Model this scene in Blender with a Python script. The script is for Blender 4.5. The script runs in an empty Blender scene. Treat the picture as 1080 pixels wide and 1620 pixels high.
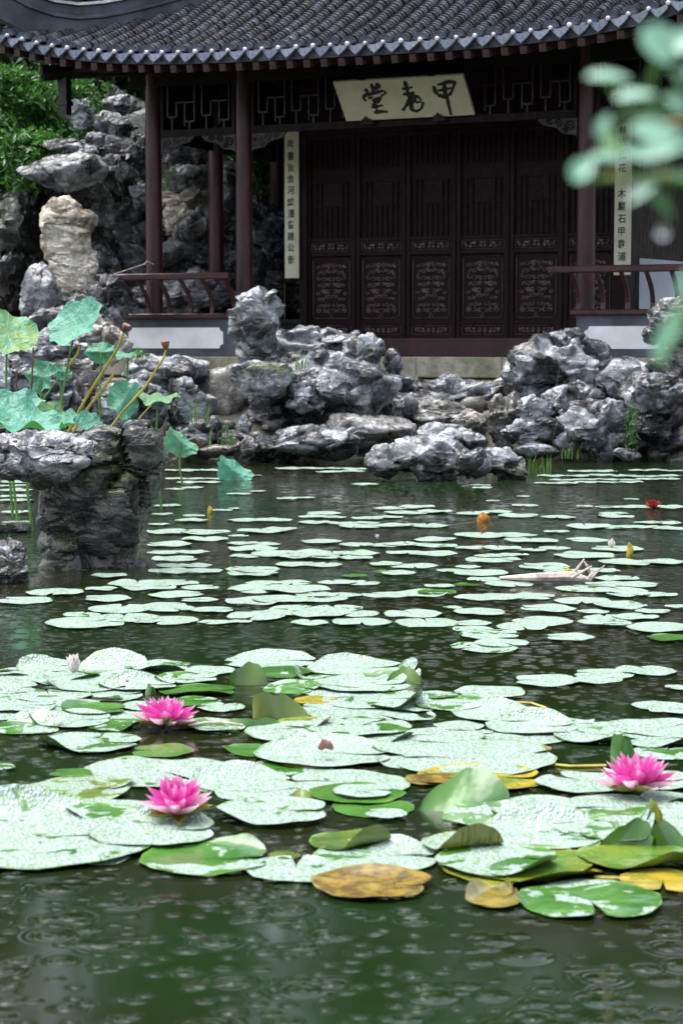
import bpy, bmesh, math, random
import numpy as np
from mathutils import Vector, Matrix, Quaternion

random.seed(7); RNG = np.random.default_rng(7)
SC = bpy.context.scene
COL = SC.collection
R = math.radians

# ------------------------------------------------------------------ camera
F = 3200.0                      # focal length in pixels of the 1080 x 1620 photograph
CAM_Z = 1.0
PITCH = math.atan((810 - 540) / F)
cam_d = bpy.data.cameras.new('camera')
cam = bpy.data.objects.new('camera', cam_d); COL.objects.link(cam)
cam.location = (0, 0, CAM_Z); cam.rotation_euler = (math.pi / 2 - PITCH, 0, 0)
cam_d.sensor_fit = 'VERTICAL'; cam_d.sensor_height = 36; cam_d.lens = 36 * F / 1620
cam_d.clip_start = 0.05; cam_d.clip_end = 600
cam_d.dof.use_dof = True; cam_d.dof.focus_distance = 8.5; cam_d.dof.aperture_fstop = 9.0
SC.camera = cam

# ------------------------------------------------------------------ sky, sun, exposure
SUN_EL, SUN_AZ = 72, 295        # degrees; azimuth clockwise from +Y
world = bpy.data.worlds.new('World'); SC.world = world; world.use_nodes = True
wn, wl = world.node_tree.nodes, world.node_tree.links
sky = wn.new('ShaderNodeTexSky'); sky.sky_type = 'NISHITA'; sky.sun_disc = False
sky.sun_elevation = R(SUN_EL); sky.sun_rotation = R(SUN_AZ)
sky.air_density = 1.0; sky.dust_density = 4.0; sky.ozone_density = 2.0
hs = wn.new('ShaderNodeHueSaturation'); hs.inputs['Saturation'].default_value = 0.5
wl.new(sky.outputs[0], hs.inputs['Color'])
bg = wn['Background']; bg.inputs['Strength'].default_value = 0.118
wl.new(hs.outputs[0], bg.inputs['Color'])
sun_d = bpy.data.lights.new('sun', 'SUN'); sun_d.energy = 1.3; sun_d.angle = R(55); sun_d.color = (1, .98, .95)
sun = bpy.data.objects.new('sun', sun_d); COL.objects.link(sun)
sd = Vector((math.sin(R(SUN_AZ)) * math.cos(R(SUN_EL)), math.cos(R(SUN_AZ)) * math.cos(R(SUN_EL)), math.sin(R(SUN_EL))))
sun.rotation_euler = sd.to_track_quat('Z', 'Y').to_euler(); sun.location = sd * 30
vs = SC.view_settings
vs.view_transform = 'Standard'; vs.look = 'None'; vs.exposure = 1.66; vs.gamma = 1; vs.use_curve_mapping = False
SC.render.engine = 'CYCLES'
SC.cycles.use_denoising = True
SC.cycles.max_bounces = 6; SC.cycles.diffuse_bounces = 3; SC.cycles.glossy_bounces = 3
SC.cycles.transmission_bounces = 3; SC.cycles.transparent_max_bounces = 4
SC.cycles.sample_clamp_indirect = 4

# ------------------------------------------------------------------ pixel <-> place
CP, SP = math.cos(PITCH), math.sin(PITCH)
def ray(px, py):
    x = (px - 540) / F; y = -(py - 810) / F
    return Vector((x, CP + y * SP, -SP + y * CP))
def at(px, py, Y):
    r = ray(px, py); t = Y / r.y
    return Vector((r.x * t, Y, CAM_Z + r.z * t))
def on_z(px, py, z=0.0):
    r = ray(px, py); t = (z - CAM_Z) / r.z
    return Vector((r.x * t, r.y * t, z))

# ------------------------------------------------------------------ numpy noise
def _hash(ix, iy, iz, seed):
    h = (ix * 374761393 + iy * 668265263 + iz * 2147483647 + seed * 1274126177) & 0xffffffff
    h = ((h ^ (h >> 13)) * 1274126177) & 0xffffffff
    h = ((h ^ (h >> 16)) * 2246822519) & 0xffffffff
    return ((h ^ (h >> 15)) & 0xffff) / 65535.0
def vnoise(P, seed=0):
    Pi = np.floor(P).astype(np.int64); f = P - Pi; u = f * f * f * (f * (f * 6 - 15) + 10)
    out = 0
    for dx in (0, 1):
        wx = u[:, 0] if dx else 1 - u[:, 0]
        for dy in (0, 1):
            wy = u[:, 1] if dy else 1 - u[:, 1]
            for dz in (0, 1):
                wz = u[:, 2] if dz else 1 - u[:, 2]
                out = out + wx * wy * wz * _hash(Pi[:, 0] + dx, Pi[:, 1] + dy, Pi[:, 2] + dz, seed)
    return out
def fbm(P, o=4, seed=0):
    s = 0; a = .5; t = 0
    for i in range(o):
        s = s + a * vnoise(P * 2 ** i + 17.3 * i, seed + i); t += a; a *= .5
    return s / t
def ridged(P, o=4, seed=0):
    s = 0; a = .5; t = 0
    for i in range(o):
        s = s + a * (1 - np.abs(2 * vnoise(P * 2 ** i + 11.7 * i, seed + i) - 1)); t += a; a *= .5
    return s / t

def cellplanes(P, seed, full=False):
    """fractured relief: every Voronoi cell carries its own offset and tilted plane; returns height and edge distance"""
    Pi = np.floor(P).astype(np.int64); n = len(P); cid = np.zeros(n)
    f1 = np.full(n, 9.); f2 = np.full(n, 9.); h = np.zeros(n)
    for dx in (-1, 0, 1):
        for dy in (-1, 0, 1):
            for dz in (-1, 0, 1):
                c = Pi + [dx, dy, dz]; a = [_hash(c[:, 0], c[:, 1], c[:, 2], seed + k) for k in range(7)]
                v = P - (c + np.stack(a[:3], 1)); d = (v * v).sum(1) ** .5
                hh = (a[3] - .5) * .9 + (v * (np.stack(a[4:7], 1) - .5)).sum(1) * 2.2
                near = d < f1; f2 = np.where(near, f1, np.minimum(f2, d)); h = np.where(near, hh, h); cid = np.where(near, (a[3] * 7.31 + a[5] * 3.7) % 1, cid); f1 = np.where(near, d, f1)
    return (h, f2 - f1, cid) if full else (h, f2 - f1)
# ------------------------------------------------------------------ object helpers
def tag(o, label=None, cat=None, group=None, kind=None):
    if label: o['label'] = label
    if cat: o['category'] = cat
    if group: o['group'] = group
    if kind: o['kind'] = kind
    return o
def link(name, me, parent=None, loc=None):
    o = bpy.data.objects.new(name, me); COL.objects.link(o)
    if parent is not None: o.parent = parent
    if loc is not None: o.location = loc
    return o
def empty(name, loc=(0, 0, 0), rz=0):
    o = bpy.data.objects.new(name, None); COL.objects.link(o)
    o.location = loc; o.rotation_euler = (0, 0, rz); o.empty_display_size = .1
    return o
class MB:
    """collects shapes for ONE mesh"""
    def __init__(s): s.v = []; s.f = []
    def add(s, vs, fs):
        b = len(s.v); s.v += [tuple(v) for v in vs]; s.f += [tuple(i + b for i in f) for f in fs]; return s
    def box(s, x0, x1, y0, y1, z0, z1):
        return s.add([(x0, y0, z0), (x1, y0, z0), (x1, y1, z0), (x0, y1, z0), (x0, y0, z1), (x1, y0, z1), (x1, y1, z1), (x0, y1, z1)],
                     [(0, 3, 2, 1), (4, 5, 6, 7), (0, 1, 5, 4), (1, 2, 6, 5), (2, 3, 7, 6), (3, 0, 4, 7)])
    def bev(s, x0, x1, y0, y1, z0, z1, b=.008):
        # box with chamfered vertical and top/front edges (8-gon section along x)
        pts = [(y0 + b, z0), (y1 - b, z0), (y1, z0 + b), (y1, z1 - b), (y1 - b, z1), (y0 + b, z1), (y0, z1 - b), (y0, z0 + b)]
        vs = [(x0, y, z) for y, z in pts] + [(x1, y, z) for y, z in pts]
        fs = [tuple(range(8)), tuple(range(15, 7, -1))] + [(i, i + 8, (i + 1) % 8 + 8, (i + 1) % 8) for i in range(8)]
        return s.add(vs, fs)
    def tube(s, pts, rad, n=6, cap=True, flat=1.0):
        pts = [Vector(p) for p in pts]; m = len(pts)
        rs = rad if isinstance(rad, (list, tuple)) else [rad] * m
        vs = []; up = None
        for i, p in enumerate(pts):
            d = (pts[min(i + 1, m - 1)] - pts[max(i - 1, 0)]).normalized()
            if up is None:
                up = Vector((0, 0, 1)) if abs(d.z) < .9 else Vector((1, 0, 0))
            a = d.cross(up).normalized(); b = a.cross(d).normalized(); up = b
            for k in range(n):
                t = 2 * math.pi * k / n
                vs.append(p + a * math.cos(t) * rs[i] + b * math.sin(t) * rs[i] * flat)
        fs = [(i * n + k, i * n + (k + 1) % n, (i + 1) * n + (k + 1) % n, (i + 1) * n + k) for i in range(m - 1) for k in range(n)]
        if cap: fs += [tuple(range(n - 1, -1, -1)), tuple((m - 1) * n + k for k in range(n))]
        return s.add(vs, fs)
    def prism(s, pts2, y0, y1):
        # outline in x,z extruded along y
        n = len(pts2)
        vs = [(x, y0, z) for x, z in pts2] + [(x, y1, z) for x, z in pts2]
        fs = [tuple(range(n)), tuple(range(2 * n - 1, n - 1, -1))] + [(i, i + n, (i + 1) % n + n, (i + 1) % n) for i in range(n)]
        return s.add(vs, fs)
    def mesh(s, name, m, smooth=False):
        me = bpy.data.meshes.new(name); me.from_pydata(s.v, [], s.f); me.validate()
        if m: me.materials.append(m)
        bm = bmesh.new(); bm.from_mesh(me); bmesh.ops.recalc_face_normals(bm, faces=bm.faces); bm.to_mesh(me); bm.free()
        if smooth:
            me.polygons.foreach_set('use_smooth', [True] * len(me.polygons))
            try: me.set_sharp_from_angle(angle=R(45))
            except Exception: pass
        return me
    def build(s, name, m, parent=None, loc=None, smooth=False):
        return link(name, s.mesh(name, m, smooth), parent, loc)
def np_mesh(name, V, Fc, m, smooth=True):
    me = bpy.data.meshes.new(name)
    me.from_pydata(V.tolist() if hasattr(V, 'tolist') else V, [], Fc.tolist() if hasattr(Fc, 'tolist') else Fc)
    if m: me.materials.append(m)
    if smooth: me.polygons.foreach_set('use_smooth', [True] * len(me.polygons))
    return me

# ------------------------------------------------------------------ material helpers
class NT:
    def __init__(s, name):
        s.m = bpy.data.materials.new(name); s.m.use_nodes = True
        s.n = s.m.node_tree.nodes; s.l = s.m.node_tree.links
        s.b = s.n['Principled BSDF']; s.out = s.n['Material Output']
    def new(s, t, **kw):
        n = s.n.new(t)
        for k, v in kw.items(): setattr(n, k, v)
        return n
    def put(s, sock, v):
        if hasattr(v, 'is_output'): s.l.new(v, sock)
        elif v is not None: sock.default_value = v
    def pos(s): return s.new('ShaderNodeNewGeometry').outputs['Position']
    def obj(s): return s.new('ShaderNodeTexCoord').outputs['Object']
    def gen(s): return s.new('ShaderNodeTexCoord').outputs['Generated']
    def mapping(s, v, scale=(1, 1, 1), loc=(0, 0, 0)):
        n = s.new('ShaderNodeMapping'); s.l.new(v, n.inputs[0]); s.put(n.inputs['Location'], loc); s.put(n.inputs['Scale'], scale)
        return n.outputs[0]
    def noise(s, v, scale, detail=4, rough=.55, dist=0, dims='3D'):
        n = s.new('ShaderNodeTexNoise', noise_dimensions=dims); s.l.new(v, n.inputs['Vector'])
        n.inputs['Scale'].default_value = scale; n.inputs['Detail'].default_value = detail
        n.inputs['Roughness'].default_value = rough; n.inputs['Distortion'].default_value = dist
        return n.outputs['Fac']
    def voro(s, v, scale, feature='F1', dims='3D', rnd=1.0, out='Distance'):
        n = s.new('ShaderNodeTexVoronoi', voronoi_dimensions=dims, feature=feature); s.l.new(v, n.inputs['Vector'])
        n.inputs['Scale'].default_value = scale; n.inputs['Randomness'].default_value = rnd
        return n.outputs[out] if out else n
    def ramp(s, f, stops):
        n = s.new('ShaderNodeValToRGB'); s.l.new(f, n.inputs[0]); e = n.color_ramp.elements
        while len(e) < len(stops): e.new(.5)
        for i, (p, c) in enumerate(stops):
            e[i].position = p; e[i].color = (c, c, c, 1) if isinstance(c, (int, float)) else (*c, 1)
        return n.outputs[0]
    def math(s, op, a, b=None, c=None, clamp=False):
        n = s.new('ShaderNodeMath', operation=op, use_clamp=clamp)
        for i, v in enumerate((a, b, c)):
            if v is not None: s.put(n.inputs[i], v)
        return n.outputs[0]
    def mr(s, v, a, b, c=0., d=1., smooth=True):
        n = s.new('ShaderNodeMapRange', interpolation_type='SMOOTHSTEP' if smooth else 'LINEAR')
        for i, x in enumerate((v, a, b, c, d)): s.put(n.inputs[i], x)
        return n.outputs[0]
    def mix(s, f, a, b, blend='MIX'):
        n = s.new('ShaderNodeMix', data_type='RGBA', blend_type=blend)
        s.put(n.inputs[0], f)
        for i, v in ((6, a), (7, b)):
            s.put(n.inputs[i], (*v, 1) if isinstance(v, tuple) and len(v) == 3 else v)
        return n.outputs[2]
    def bump(s, h, dist, strength=1.0, normal=None):
        n = s.new('ShaderNodeBump'); s.l.new(h, n.inputs['Height']); n.inputs['Distance'].default_value = dist
        n.inputs['Strength'].default_value = strength
        if normal is not None: s.l.new(normal, n.inputs['Normal'])
        return n.outputs[0]
    def set(s, **kw):
        names = dict(col='Base Color', rough='Roughness', normal='Normal', spec='Specular IOR Level', ior='IOR', metal='Metallic',
                     coat='Coat Weight', coat_rough='Coat Roughness', sss='Subsurface Weight', trans='Transmission Weight')
        for k, v in kw.items():
            s.put(s.b.inputs[names[k]], (*v, 1) if isinstance(v, tuple) and len(v) == 3 else v)
        return s.m
    def ocol(s):
        n = s.new('ShaderNodeObjectInfo'); sep = s.new('ShaderNodeSeparateColor'); s.l.new(n.outputs['Color'], sep.inputs[0])
        return sep.outputs[0], sep.outputs[1], sep.outputs[2], n.outputs['Random']

def simple(name, col, rough=.5, var=.25, scale=6, bump=.002, bscale=40, stretch=(1, 1, 1), spec=.5):  # noqa
    t = NT(name); p = t.mapping(t.obj(), stretch)
    n = t.noise(p, scale, 5); c2 = tuple(c * (1 - var) for c in col); c1 = tuple(min(1, c * (1 + var)) for c in col)
    f = t.mr(n, .35, .65)
    return t.set(col=t.mix(f, c2, c1), rough=t.mr(t.noise(p, scale * 2.3), .3, .7, max(.05, rough - .1), min(1, rough + .1)),
                 normal=t.bump(t.noise(p, bscale, 4), bump), spec=spec)

# ---- rock: wet limestone
def rock_mat():
    t = NT('wet_limestone'); p = t.pos(); dark, moss, warm, rnd = t.ocol()
    off = t.new('ShaderNodeVectorMath', operation='ADD'); t.l.new(p, off.inputs[0])
    cmb = t.new('ShaderNodeCombineXYZ'); t.l.new(t.math('MULTIPLY', rnd, 37.), cmb.inputs[0]); t.l.new(t.math('MULTIPLY', rnd, 91.), cmb.inputs[2])
    t.l.new(cmb.outputs[0], off.inputs[1]); q = off.outputs[0]
    big = t.noise(q, 2.6, 6, .6, .4); mid = t.noise(q, 9, 6, .62, .6); fine = t.noise(q, 46, 5, .65)
    tone = t.math('ADD', t.math('MULTIPLY', big, .68), t.math('MULTIPLY', mid, .32))
    fa = t.new('ShaderNodeAttribute', attribute_name='face_tone')
    tone = t.math('ADD', tone, t.math('MULTIPLY', t.math('SUBTRACT', fa.outputs['Fac'], .5), .30))
    col = t.ramp(tone, [(.36, (.012, .012, .015)), (.45, (.042, .046, .052)), (.535, (.19, .205, .225)), (.66, (.54, .565, .59))])
    warmc = t.ramp(tone, [(.30, (.12, .09, .06)), (.42, (.38, .32, .23)), (.56, (.62, .55, .44)), (.72, (.78, .73, .63))])
    col = t.mix(warm, col, warmc)
    # rust and ochre seep stains
    st = t.mr(t.noise(q, 4.2, 4, .6, 1.), .60, .74); col = t.mix(t.math('MULTIPLY', st, .45), col, (.20, .135, .06))
    # thin pale calcite veins
    vn = t.mr(t.voro(t.mapping(q, (1, 1, .5), (3, 1, 7)), 3.1, 'DISTANCE_TO_EDGE'), .0, .03, 1, 0)
    col = t.mix(t.math('MULTIPLY', vn, .30), col, (.55, .55, .56))
    # speckle
    col = t.mix(t.mr(fine, .56, .70, 0, .4), col, (.05, .05, .052))
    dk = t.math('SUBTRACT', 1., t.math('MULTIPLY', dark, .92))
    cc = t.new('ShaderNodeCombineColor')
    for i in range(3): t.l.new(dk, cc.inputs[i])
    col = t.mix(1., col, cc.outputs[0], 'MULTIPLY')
    pz = t.new('ShaderNodeSeparateXYZ'); t.l.new(p, pz.inputs[0])
    wl_ = t.math('ADD', pz.outputs[2], t.math('MULTIPLY', t.noise(p, 6, 3), -.16))
    col = t.mix(t.mr(wl_, -.02, .10, .8, 0), col, (.012, .013, .008))      # dark algae line at the water
    nz = t.new('ShaderNodeSeparateXYZ'); t.l.new(t.new('ShaderNodeNewGeometry').outputs['Normal'], nz.inputs[0])
    mm = t.math('MULTIPLY', t.mr(t.noise(q, 5, 6, .7), .44, .58), t.mr(nz.outputs[2], -.25, .35))
    col = t.mix(t.math('MULTIPLY', mm, moss), col, t.mix(t.mr(fine, .4, .6), (.055, .075, .012), (.11, .13, .03)))
    h = t.math('ADD', t.math('MULTIPLY', mid, .32), t.math('MULTIPLY', fine, .07))
    crk = t.math('ABSOLUTE', t.math('SUBTRACT', t.noise(t.mapping(q, (1, 1, 1.9)), 6.5, 5, .6, 1.2), .5))
    h = t.math('ADD', h, t.math('MULTIPLY', t.mr(crk, 0, .035, 0, 1), .16))
    h = t.math('ADD', h, t.math('MULTIPLY', t.noise(q, 22, 4, .6, .8), .17))
    rough = t.mr(t.noise(q, 7, 4), .35, .65, .07, .30)
    return t.set(coat=.22, coat_rough=.12, col=col, rough=rough, normal=t.bump(h, .06, .9), spec=.6)
M = {}
M['rock'] = rock_mat()

def pad_mat():
    t = NT('wet_lily_pad'); p = t.pos(); dry, yel, brn, rnd = t.ocol()
    p2 = t.mapping(p, (1, 1, .15))
    w1 = t.noise(p2, 11, 4, .55, .7)
    thr = t.math('SUBTRACT', 1.0, dry)                                   # dry 0 -> all beaded, 1 -> all bare leaf
    lo = t.math('ADD', t.math('MULTIPLY', thr, .47), .24)
    bare = t.mr(w1, lo, t.math('ADD', lo, .05))                          # 1 where the leaf is bare of beads
    lens = t.voro(p2, 26, 'F1'); lens_m = t.mr(lens, .20, .24, 1, 0)     # larger drops
    bead = t.voro(p2, 115, 'F1'); dome = t.mr(bead, .12, .62, 1, 0)
    bead2 = t.noise(p2, 160, 3, .6)
    wet = t.math('SUBTRACT', 1., bare)
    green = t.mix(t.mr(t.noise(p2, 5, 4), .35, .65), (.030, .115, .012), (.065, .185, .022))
    bead_sheen = t.mix(t.mr(t.noise(p2, 16, 3), .3, .7), (.33, .45, .385), (.41, .52, .46))  # pale sky sheen of the beaded water mixed into its base colour
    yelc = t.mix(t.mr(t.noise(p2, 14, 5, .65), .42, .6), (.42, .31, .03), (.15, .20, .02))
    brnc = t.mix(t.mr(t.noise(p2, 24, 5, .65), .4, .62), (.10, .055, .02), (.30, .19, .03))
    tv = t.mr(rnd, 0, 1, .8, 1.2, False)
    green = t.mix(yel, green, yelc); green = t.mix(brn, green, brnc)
    c = t.mix(wet, green, t.mix(t.math('MULTIPLY', t.math('MAXIMUM', yel, brn), .75), bead_sheen, green))
    c = t.mix(t.math('MULTIPLY', t.mr(bead, .48, .72), t.math('MULTIPLY', wet, .7)), c, (.07, .17, .05))
    sx = t.new('ShaderNodeSeparateXYZ'); t.l.new(t.obj(), sx.inputs[0])
    rad = t.math('SQRT', t.math('ADD', t.math('MULTIPLY', sx.outputs[0], sx.outputs[0]), t.math('MULTIPLY', sx.outputs[1], sx.outputs[1])))
    rimn = t.math('ADD', rad, t.math('MULTIPLY', t.math('SUBTRACT', t.noise(p2, 18, 3), .5), .10))
    ang = t.math('ARCTAN2', sx.outputs[1], sx.outputs[0])
    rib = t.mr(t.math('ABSOLUTE', t.math('SINE', t.math('MULTIPLY', ang, 8.))), 0, .07, .35, 0)
    c = t.mix(t.math('MULTIPLY', rib, t.math('GREATER_THAN', .8, rad)), c, (.11, .24, .07))
    sel = t.new('ShaderNodeSeparateColor'); t.l.new(t.voro(p2, 26, 'F1', out='Color'), sel.inputs[0])
    big_on = t.math('GREATER_THAN', sel.outputs[0], .45)
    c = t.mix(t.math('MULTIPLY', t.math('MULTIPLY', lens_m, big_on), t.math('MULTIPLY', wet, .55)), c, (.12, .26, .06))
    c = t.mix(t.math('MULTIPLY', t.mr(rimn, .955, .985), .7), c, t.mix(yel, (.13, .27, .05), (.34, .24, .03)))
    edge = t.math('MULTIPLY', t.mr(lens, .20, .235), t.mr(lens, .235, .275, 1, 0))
    c = t.mix(t.math('MULTIPLY', edge, t.math('MULTIPLY', wet, .7)), c, (.62, .72, .68))  # glint around each larger drop painted as a bright outline
    bf = t.new('ShaderNodeNewGeometry').outputs['Backfacing']
    under = t.mix(t.mr(t.noise(p2, 12, 4), .4, .6), (.05, .15, .02), (.10, .22, .04))
    under = t.mix(t.math('MULTIPLY', yel, .8), under, (.34, .24, .03)); under = t.mix(brn, under, (.22, .08, .025))
    c = t.mix(bf, c, under)
    h = t.math('ADD', t.math('MULTIPLY', dome, .55), t.math('MULTIPLY', bead2, .35))
    h = t.math('ADD', t.math('MULTIPLY', h, wet), t.math('MULTIPLY', lens_m, t.math('MULTIPLY', wet, .5)))
    h = t.math('ADD', h, t.math('MULTIPLY', t.noise(p2, 9, 3), .8))
    return t.set(col=c, rough=t.mr(wet, 0, 1, .20, .33, False), normal=t.bump(h, .008, 1.), spec=.8)
M['pad'] = pad_mat()

def water_mat():
    t = NT('pond_water'); p = t.pos()
    def rings(scale, thr, k, amp, off, fall):
        v = t.voro(t.mapping(p, (1, 1, 1), off), scale, 'F1', '2D', out=None)
        d = v.outputs['Distance']; sp = t.new('ShaderNodeSeparateColor'); t.l.new(v.outputs['Color'], sp.inputs[0])
        on = t.math('GREATER_THAN', sp.outputs[0], thr)
        rad = t.math('ADD', t.math('MULTIPLY', sp.outputs[1], fall), .12)                  # reach of this drop's splash
        dome = t.mr(t.math('DIVIDE', d, rad), 0, 1, 1, 0)
        ring = t.math('MULTIPLY', t.math('COSINE', t.math('MULTIPLY', d, k)), t.mr(d, .12, .46, .055, 0))
        return t.math('MULTIPLY', t.math('ADD', dome, ring), t.math('MULTIPLY', on, amp))
    h = t.math('ADD', rings(6.5, .35, 60, .0072, (0, 0, 0), .25), rings(11.0, .3, 55, .0052, (3.3, 1.7, 0), .25))
    h = t.math('ADD', h, rings(19., .3, 50, .0031, (7.7, 5.1, 0), .25))
    h = t.math('ADD', h, t.math('MULTIPLY', t.noise(t.mapping(p, (1, 1.6, 1)), 1.3, 2), .0022))
    h = t.math('ADD', h, t.math('MULTIPLY', t.noise(t.mapping(p, (1, 1.4, 1)), 7, 2), .00015))
    col = t.mix(t.mr(t.noise(p, .55, 3), .35, .7), (.0110, .0125, .0036), (.0065, .024, .005))
    return t.set(col=col, rough=.085, ior=1.33, normal=t.bump(h, 1.0, 1.0), spec=.5)
M['water'] = water_mat()

M['maroon'] = simple('maroon_lacquer', (.046, .011, .014), .42, .35, 5, .0015, 60, (1, 1, .3))
M['darkwood'] = simple('dark_lacquer', (.014, .0050, .0052), .5, .35, 6, .0015, 70, (1, 1, .3), .15)
M['carved'] = simple('carved_dark_lacquer', (.013, .0045, .0048), .5, .3, 9, .001, 80, (1, 1, 1), .15)
M['relief'] = simple('toplit_relief_lacquer', (.095, .058, .058), .3, .3, 9, .001, 80, (1, 1, 1), .6)  # lighter than the plate: top-light highlights of the carving put into the colour
M['beamwood'] = simple('aged_beam_wood', (.010, .007, .007), .55, .35, 5, .002, 50, (.3, 1, 1), .15)
M['rafter'] = simple('rafter_red_wood', (.055, .024, .025), .6, .3, 12, .002, 50)
M['greybrick'] = simple('grey_plaster', (.060, .066, .085), .55, .35, 3.5, .002, 30)
M['white'] = simple('white_limewash', (.82, .83, .84), .65, .10, 3.2, .001, 40)
M['lime'] = simple('white_lime_plug', (.78, .78, .80), .6, .1, 30, .002, 60)
M['board'] = simple('cream_board', (.66, .64, .47), .42, .07, 4, .0005, 40, (1, 1, 1))
M['ink'] = simple('black_ink', (.012, .012, .012), .5, .1, 10, .0002, 40)
M['panel'] = simple('pale_info_panel', (.62, .66, .72), .3, .06, 2, .0002, 10)
M['iron'] = simple('dark_iron', (.02, .02, .022), .45, .3, 20, .001, 60)
M['tile'] = None
def tile_mat():
    t = NT('grey_clay_tile'); p = t.pos(); rnd = t.new('ShaderNodeObjectInfo').outputs['Random']
    n = t.noise(p, 5.0, 5, .65); n2 = t.noise(p, 38, 5, .7)
    c = t.ramp(t.math('ADD', t.math('MULTIPLY', n, .55), t.math('MULTIPLY', n2, .45)),
               [(.36, (.006, .006, .007)), (.49, (.022, .023, .026)), (.58, (.065, .072, .088)), (.70, (.20, .235, .29))])
    c = t.mix(t.mr(t.noise(p, 2.3, 3), .58, .7, 0, .5), c, (.07, .06, .045))
    g = t.mr(rnd, 0, 1, .6, 1.35, False); cc = t.new('ShaderNodeCombineColor')
    for i in range(3): t.l.new(g, cc.inputs[i])
    c = t.mix(1., c, cc.outputs[0], 'MULTIPLY')
    return t.set(col=c, rough=t.mr(n2, .3, .7, .25, .6), normal=t.bump(n2, .006), spec=.4)
M['tile'] = tile_mat()
M['drip'] = simple('slate_blue_drip_tile', (.105, .13, .18), .5, .3, 22, .003, 60)
M['capmat'] = simple('dark_blue_cap_tile', (.035, .045, .075), .4, .4, 22, .003, 60)
M['ridge'] = simple('dark_ridge_plaster', (.050, .056, .075), .5, .45, 2.6, .004, 25)
def stone_mat(name, a, b, moss):
    t = NT(name); p = t.pos(); n = t.noise(p, 7, 6, .65); f = t.noise(p, 60, 4, .7)
    c = t.mix(t.mr(n, .35, .65), a, b); c = t.mix(t.mr(f, .5, .7, 0, .6), c, tuple(x * .35 for x in a))
    c = t.mix(t.mr(t.noise(p, 2.4, 5, .6), .5, .66, 0, moss), c, (.07, .075, .02))
    return t.set(col=c, rough=t.mr(n, .3, .7, .35, .7), normal=t.bump(t.math('ADD', n, t.math('MULTIPLY', f, .4)), .01), spec=.5)
M['stone'] = stone_mat('yellow_grey_granite', (.22, .20, .14), (.40, .37, .28), .5)
M['step'] = stone_mat('mossy_step_stone', (.16, .145, .08), (.30, .28, .19), .8)
M['soil'] = stone_mat('damp_soil', (.020, .018, .012), (.05, .045, .03), .8)
M['bark'] = simple('bark', (.05, .038, .028), .8, .4, 8, .01, 30, (1, 1, .2))

def leaf_mat(name, a, b, rough=.35, transl=.35, scale=3.0, spec=.5):
    t = NT(name); p = t.pos(); n = t.noise(p, scale, 3, .6); rnd = t.noise(p, 31, 2)
    c = t.mix(t.mr(t.math('ADD', t.math('MULTIPLY', n, .6), t.math('MULTIPLY', rnd, .4)), .36, .62), a, b)
    t.set(col=c, rough=rough, spec=spec)
    tr = t.new('ShaderNodeBsdfTranslucent'); t.l.new(c, tr.inputs[0])
    mx = t.new('ShaderNodeMixShader'); mx.inputs[0].default_value = transl
    t.l.new(t.b.outputs[0], mx.inputs[1]); t.l.new(tr.outputs[0], mx.inputs[2]); t.l.new(mx.outputs[0], t.out.inputs[0])
    return t.m
M['leaf_bright'] = leaf_mat('bright_shrub_leaf', (.018, .075, .010), (.075, .24, .028))
M['leaf_dark'] = leaf_mat('dark_tree_leaf', (.010, .030, .008), (.035, .095, .018))
M['leaf_mid'] = leaf_mat('mid_green_leaf', (.03, .09, .02), (.08, .19, .04))
M['grass'] = leaf_mat('grass_blade', (.05, .13, .02), (.14, .26, .05))
M['near_leaf'] = leaf_mat('near_wet_leaf', (.16, .42, .24), (.36, .63, .47), .25, .35, 30)
def lotus_mat():
    t = NT('lotus_leaf_blade'); p = t.obj(); yel, _, _, rnd = t.ocol()
    sx = t.new('ShaderNodeSeparateXYZ'); t.l.new(p, sx.inputs[0])
    ang = t.math('ARCTAN2', sx.outputs[1], sx.outputs[0])
    v = t.math('ABSOLUTE', t.math('SINE', t.math('MULTIPLY', ang, 10.5))); vein = t.mr(v, 0, .24, 1, 0)
    n = t.noise(p, 2.5, 4)
    c = t.mix(t.mr(n, .3, .7), (.085, .30, .20), (.14, .42, .30))
    c = t.mix(t.math('MULTIPLY', yel, t.mr(t.noise(p, 4, 5), .35, .6)), c, (.22, .34, .06))
    c = t.mix(t.math('MULTIPLY', vein, .6), c, (.30, .52, .38))
    bf = t.new('ShaderNodeNewGeometry').outputs['Backfacing']
    c = t.mix(bf, c, t.mix(t.mr(n, .3, .7), (.05, .24, .05), (.09, .33, .08)))
    t.set(col=c, rough=.42, spec=.4, normal=t.bump(t.math('ADD', n, t.math('MULTIPLY', vein, .08)), .03))
    tr = t.new('ShaderNodeBsdfTranslucent'); t.l.new(c, tr.inputs[0]); mx = t.new('ShaderNodeMixShader'); mx.inputs[0].default_value = .28
    t.l.new(t.b.outputs[0], mx.inputs[1]); t.l.new(tr.outputs[0], mx.inputs[2]); t.l.new(mx.outputs[0], t.out.inputs[0])
    return t.m
M['lotus'] = lotus_mat()
M['stem_g'] = simple('green_stem', (.10, .24, .05), .45, .25, 20)
M['stem_y'] = simple('yellow_stem', (.42, .34, .06), .5, .25, 12)
M['stem_b'] = simple('brown_stem', (.20, .08, .04), .6, .3, 12)
M['pod'] = simple('seed_pod', (.22, .10, .07), .6, .35, 30)
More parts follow.
